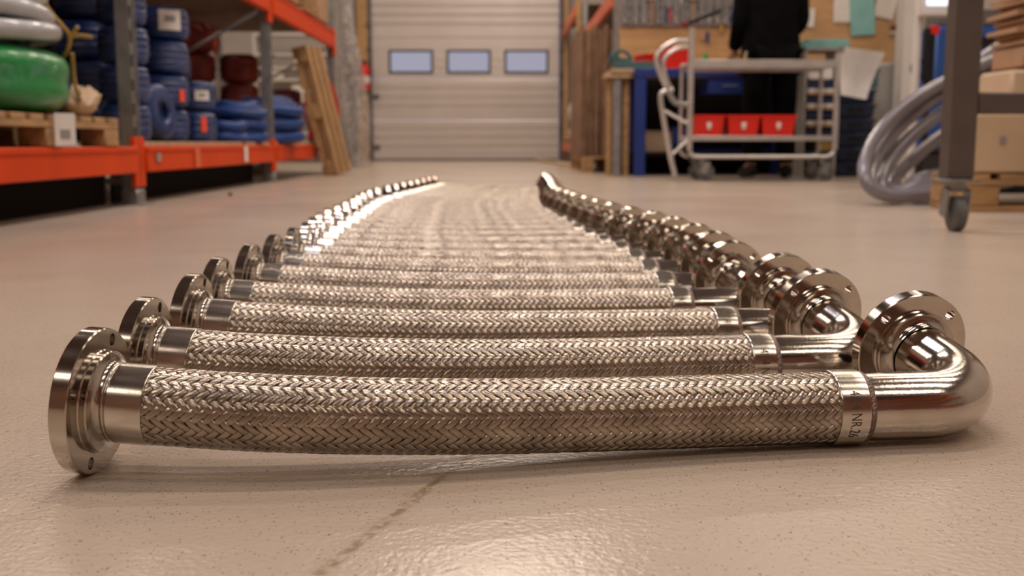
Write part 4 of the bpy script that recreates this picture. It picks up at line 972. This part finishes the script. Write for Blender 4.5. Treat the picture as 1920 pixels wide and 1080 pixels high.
# clear hose coil: big tilted loops leaning back
hc = empty('clear_hose_coil', (at(1640, 380, 4.4).x, 4.5, 0), 'big coil of grey-clear plastic hose leaning on edge beside the brown frame', 'hose coil')
HR = .028
base = [[(1622, 350), (1618, 300), (1655, 235), (1720, 180), (1800, 140), (1880, 105)],
        [(1632, 356), (1634, 310), (1672, 250), (1735, 195), (1800, 155), (1890, 120)],
        [(1650, 362), (1655, 322), (1700, 262), (1760, 215), (1830, 172), (1900, 145)],
        [(1645, 345), (1640, 300), (1690, 225), (1760, 168), (1840, 110), (1900, 70)],
        [(1668, 366), (1675, 335), (1720, 290), (1770, 250), (1850, 205), (1920, 175)]]
for i, bp_ in enumerate(base):
    up = [at(a, b, 4.44+.055*i+.10*j) for j, (a, b) in enumerate(bp_)]
    lo_y = 4.44+.055*i
    lo = [at(1665+8*i, 369-3*i, lo_y+.02), at(1720, 366-8*i, lo_y+.06), at(1780, 360-9*i, lo_y+.14), at(1850, 350-8*i, lo_y+.24), at(1925, 330-6*i, lo_y+.36)]
    far_ = [at(1985, 290, lo_y+.5), at(2000, 220, lo_y+.6), at(1975, 150, lo_y+.6)]
    pts = smooth(up[::-1]+lo+far_, 2)
    pts = [Vector((p.x, p.y, max(p.z, HR+.002)))-Vector(hc.location) for p in pts]
    part('hose_loop', 'clearhose', hc, MB().tube(pts, HR, 12, closed=True))
# brown square-tube trolley
FY = 3.17
fx = at(1797, 250, FY).x
tf = empty('frame_trolley', (fx, FY, 0), 'brown-grey square tube trolley frame on castors at the right edge', 'trolley')
fz = lambda py: at(1797, py, FY).z
part('upright', 'brownsteel', tf, MB().box((0, 0, (fz(336)+1.35)/2), (.078, .078, 1.35-fz(336)))); part('upright', 'brownsteel', tf, MB().box((0.9, 0, (fz(336)+1.35)/2), (.078, .078, 1.35-fz(336))))
part('rail', 'brownsteel', tf, MB().box((.45, -.002, fz(194)), (.82, .06, .062))); part('rail', 'brownsteel', tf, MB().box((.45, -.002, 1.3), (.82, .06, .062)))
part('upright', 'brownsteel', tf, MB().box((0.9, .6, (fz(336)+1.35)/2), (.078, .078, 1.35-fz(336)))); part('rail', 'brownsteel', tf, MB().box((.9, .3, fz(194)), (.06, .52, .062)))
part('castor_plate', 'galv', tf, MB().box((0, 0, fz(338)), (.11, .11, .008)))
c = part('castor', 'galv', tf, MB().lathe([(0, .0), (0, .03), (-.02, .03), (-.025, 0)], (0, 0, fz(338)-.004), (0, 0, 1), 16).box((-.032, -.005, .085), (.006, .05, .085), rot=Euler((R(12), 0, 0))).box((.032, -.005, .085), (.006, .05, .085), rot=Euler((R(12), 0, 0))).box((0, 0, fz(338)-.03), (.066, .05, .008)).tube([(-.036, -.015, .054), (.036, -.015, .054)], .008, 8))
part('wheel', 'rubber', c, MB().lathe([(-.018, .0), (-.018, .040), (-.014, .052), (.014, .052), (.018, .040), (.018, 0)], (0, -.015, .0525), (1, 0, .0), 28))
for (xx, yy) in ((.9, 0), (.9, .6)): part('wheel', 'rubber', tf, MB().lathe([(-.018, .0), (-.018, .045), (-.014, .056), (.014, .056), (.018, .045), (.018, 0)], (xx, yy, .0565), (1, 0, 0), 20)); part('castor', 'galv', tf, MB().box((xx, yy, fz(338)-.012), (.07, .07, .02)).box((xx-.03, yy, .09), (.006, .04, .08)).box((xx+.03, yy, .09), (.006, .04, .08)))
dk = empty('dark_filler', (2.75, 5.75, 0), 'low black box added to darken the floor behind the clear hose coil', 'box'); part('body', 'black', dk, MB().box((0, 0, .11), (.9, .35, .22))); part('lid', 'black', dk, MB().box((0, 0, .225), (.93, .38, .02)))  # added dark box for the black base and the shade under the carton
# pallet with cartons behind the frame
RP = 4.05
px_ = at(1800, 300, RP).x
make_pallet('wooden_pallet', (px_+.62, RP+.16, 0), 'wooden pallet on the floor under the pale carton at the right edge', 'wooden pallets', rot=(0, 0, PI/2), W=.32)
ca = empty('carton', (px_+.60, RP+.15, .146), 'large pale carton on the pallet behind the brown frame', 'carton')
chh = at(1850, 212, RP).z-.146
part('box', 'card_light', ca, MB().box((0, 0, chh/2), (1.1, .29, chh), bev=.01)); part('flap', 'card_light', ca, MB().box((0, -.075, chh+.004), (1.08, .13, .008))); part('tape', 'board', ca, MB().box((0, -.147, chh*.8), (.06, .004, chh*.4)))
part('print', 'print', ca, MB().box((-.44, -.148, chh*.55), (.02, .003, .03)))
for k in range(3):
    o = empty('carton', (px_+.68, RP+.15, .146+chh+.012+k*.16), 'low pale carton layer above the large carton, %s' % ['lowest', 'middle', 'upper'][k], 'carton')
    if k == 0: part('box', 'card_light', o, MB().box((.0, 0, .075), (1.0, .28, .15))); part('tape', 'board', o, MB().box((0, -.142, .075), (.06, .004, .14)))
    elif k == 1: part('box', 'card', o, MB().box((.02, 0, .04), (.95, .27, .08))); part('tape', 'board', o, MB().box((0, -.137, .04), (.06, .004, .07)))
    else:
        o.name = 'flat_cardboard_stack'; o['label'] = 'tall stack of flattened brown cardboard sheets above the cartons'; o['category'] = 'cardboard'
        o.location.z = .146+chh+.012+.16+.08+.003
        for j in range(22): part('cardboard_sheet', 'card', o, MB().box((.0+.012*math.sin(j*2.3), .01*math.sin(j*1.7), .011+j*.0215), (.92+.02*math.sin(j*4), .27, .017), rot=Euler((R(.4*math.sin(j)), R(.5*math.sin(j*1.3)), R(1.2*math.sin(j*2.1))))))

# ------------------------------------------------------------------ the person at the bench
def skin_mesh(name, verts, edges, radii, m, parent, sub=2, rootv=0):
    me = bpy.data.meshes.new(name); me.from_pydata(verts, edges, []); o = bpy.data.objects.new(name, me); col.objects.link(o)
    sk = o.modifiers.new('s', 'SKIN'); sk.use_smooth_shade = True
    for i, v in enumerate(me.skin_vertices[0].data): v.radius = radii[i] if isinstance(radii[i], tuple) else (radii[i], radii[i]); v.use_root = (i == rootv)
    sb = o.modifiers.new('u', 'SUBSURF'); sb.levels = sub; sb.render_levels = sub
    dg = bpy.context.evaluated_depsgraph_get(); res = bpy.data.meshes.new_from_object(o.evaluated_get(dg)); bpy.data.objects.remove(o)
    res.name = name; res.materials.clear(); res.materials.append(M[m]); res.shade_smooth()
    q = bpy.data.objects.new(name, res); col.objects.link(q); q.parent = parent; return q
pe = empty('person', (at(1440, 300, 8.02).x, 8.02, 0), 'person in black work clothes standing at the bench, seen from behind', 'person')
J = dict(pelvis=(0, 0, .93), waist=(0, .02, 1.08), chest=(0, .05, 1.30), neck=(0, .10, 1.50), headb=(0, .13, 1.58), head=(0, .16, 1.66), headt=(0, .155, 1.75),
         hipL=(-.10, 0, .88), kneeL=(-.12, .03, .49), ankL=(-.13, -.02, .09), toeL=(-.15, .15, .04), hipR=(.10, 0, .88), kneeR=(.12, .04, .49), ankR=(.13, -.02, .09), toeR=(.16, .15, .04),
         shL=(-.19, .05, 1.42), elL=(-.235, .02, 1.14), wrL=(-.23, .20, .98), haL=(-.22, .27, .93), shR=(.19, .05, 1.42), elR=(.225, .04, 1.14), wrR=(.12, .24, 1.02), haR=(.08, .31, .98))
K = list(J); I = {k: i for i, k in enumerate(K)}
Rd = dict(pelvis=(.15, .115), waist=(.135, .10), chest=(.16, .115), neck=.058, headb=.078, head=(.100, .118), headt=.075, hipL=.09, kneeL=.058, ankL=.042, toeL=.035, hipR=.09, kneeR=.058, ankR=.042, toeR=.035,
          shL=.062, elL=.045, wrL=.030, haL=(.036, .018), shR=.062, elR=.045, wrR=.030, haR=(.036, .018))
E = [('pelvis', 'waist'), ('waist', 'chest'), ('chest', 'neck'), ('neck', 'headb'), ('headb', 'head'), ('head', 'headt'), ('pelvis', 'hipL'), ('hipL', 'kneeL'), ('kneeL', 'ankL'), ('ankL', 'toeL'),
     ('pelvis', 'hipR'), ('hipR', 'kneeR'), ('kneeR', 'ankR'), ('ankR', 'toeR'), ('chest', 'shL'), ('shL', 'elL'), ('elL', 'wrL'), ('wrL', 'haL'), ('chest', 'shR'), ('shR', 'elR'), ('elR', 'wrR'), ('wrR', 'haR')]
vv = [J[k] for k in K]; rd = [Rd[k] for k in K]; ee = [(I[a], I[b]) for a, b in E]
for s, h_ in ((-1, 'haL'), (1, 'haR')):
    hx, hy, hz = J[h_]
    for f in range(4):
        dx = (-.024+.016*f); ln = [.030, .036, .034, .026][f]; i0 = len(vv)
        vv += [(hx+dx, hy+.03, hz-.006), (hx+dx*1.15, hy+.03+ln, hz-.016), (hx+dx*1.2, hy+.035+ln*1.5, hz-.038)]; rd += [.009, .008, .007]
        ee += [(I[h_], i0), (i0, i0+1), (i0+1, i0+2)]
    i0 = len(vv); vv += [(hx-s*.034, hy+.0, hz-.004), (hx-s*.05, hy+.03, hz-.02)]; rd += [.011, .008]; ee += [(I[h_], i0), (i0, i0+1)]
# face details on the head (turned to the bench)
skin_mesh('body', vv, ee, rd, 'skin', pe, 2, 0)
def sub(keys, m, name, grow, edges, over={}):
    kk = keys; ii = {k: i for i, k in enumerate(kk)}
    rr = []
    for k in kk:
        r = over.get(k, Rd[k]); rr.append((r[0]+grow, r[1]+grow) if isinstance(r, tuple) else r+grow)
    skin_mesh(name, [over.get('@'+k, J[k]) for k in kk], [(ii[a], ii[b]) for a, b in edges], rr, m, pe, 2, 0)
vs_ = []; fs = []; sec = [(.76, .222, .150), (.80, .228, .155), (.95, .215, .145), (1.10, .198, .135), (1.24, .205, .140), (1.36, .228, .138), (1.42, .222, .128), (1.465, .180, .110), (1.50, .110, .090), (1.535, .074, .074), (1.55, .070, .070)]
nn_ = 28
for iz, (z, a, b) in enumerate(sec):
    for k in range(nn_):
        t = 2*PI*k/nn_; wr = 1+.018*math.sin(4*t+z*9)+.012*math.sin(9*t-z*14)
        vs_.append((a*wr*math.cos(t), .02+.05*max(0, z-1.05)/.4+b*wr*math.sin(t), z))
for iz in range(len(sec)-1):
    for k in range(nn_): fs.append((iz*nn_+k, iz*nn_+(k+1) % nn_, (iz+1)*nn_+(k+1) % nn_, (iz+1)*nn_+k))
fs.append(tuple(range(nn_-1, -1, -1))); fs.append(tuple((len(sec)-1)*nn_+k for k in range(nn_)))
part('jacket', 'clothes', pe, MB().add(vs_, fs))
for sd in 'LR':
    a_, b_, c_ = (Vector(J[k+sd]) for k in ('sh', 'el', 'wr'))
    q = smooth([a_+Vector((-.06 if sd == 'R' else .06, .015, .0)), a_+Vector((.012 if sd == 'R' else -.012, .01, -.03)), a_*.5+b_*.5, b_, b_*.5+c_*.5, c_], 2); part("jacket_sleeve", "clothes", pe, MB().tube(q, [.085-.038*i/(len(q)-1) for i in range(len(q))], 16))
sub(['pelvis', 'hipL', 'kneeL', 'ankL', 'hipR', 'kneeR', 'ankR'], 'clothes', 'trousers', .032, [('pelvis', 'hipL'), ('hipL', 'kneeL'), ('kneeL', 'ankL'), ('pelvis', 'hipR'), ('hipR', 'kneeR'), ('kneeR', 'ankR')], {'pelvis': (.12, .09)})
for s in (-1, 1):
    part('shoe', 'black', pe, MB().tube([(s*.125, -.09, .045), (s*.13, -.04, .055), (s*.14, .05, .052), (s*.155, .13, .04), (s*.165, .20, .03)], [.03, .048, .046, .042, .024], 14))
skin_mesh('hair', [(0, .12, 1.62), (0, .13, 1.70), (0, .15, 1.775)], [(0, 1), (1, 2)], [(.098, .09), (.108, .112), (.078, .078)], 'hair', pe, 2, 0)
part('ear', 'skin', pe, MB().tube([(-.088, .155, 1.63), (-.096, .15, 1.66), (-.09, .15, 1.685)], [.008, .013, .009], 8)); part('ear', 'skin', pe, MB().tube([(.088, .155, 1.63), (.096, .15, 1.66), (.09, .15, 1.685)], [.008, .013, .009], 8))
part('nose', 'skin', pe, MB().tube([(0, .252, 1.675), (0, .275, 1.64), (0, .25, 1.63)], [.008, .014, .009], 8))
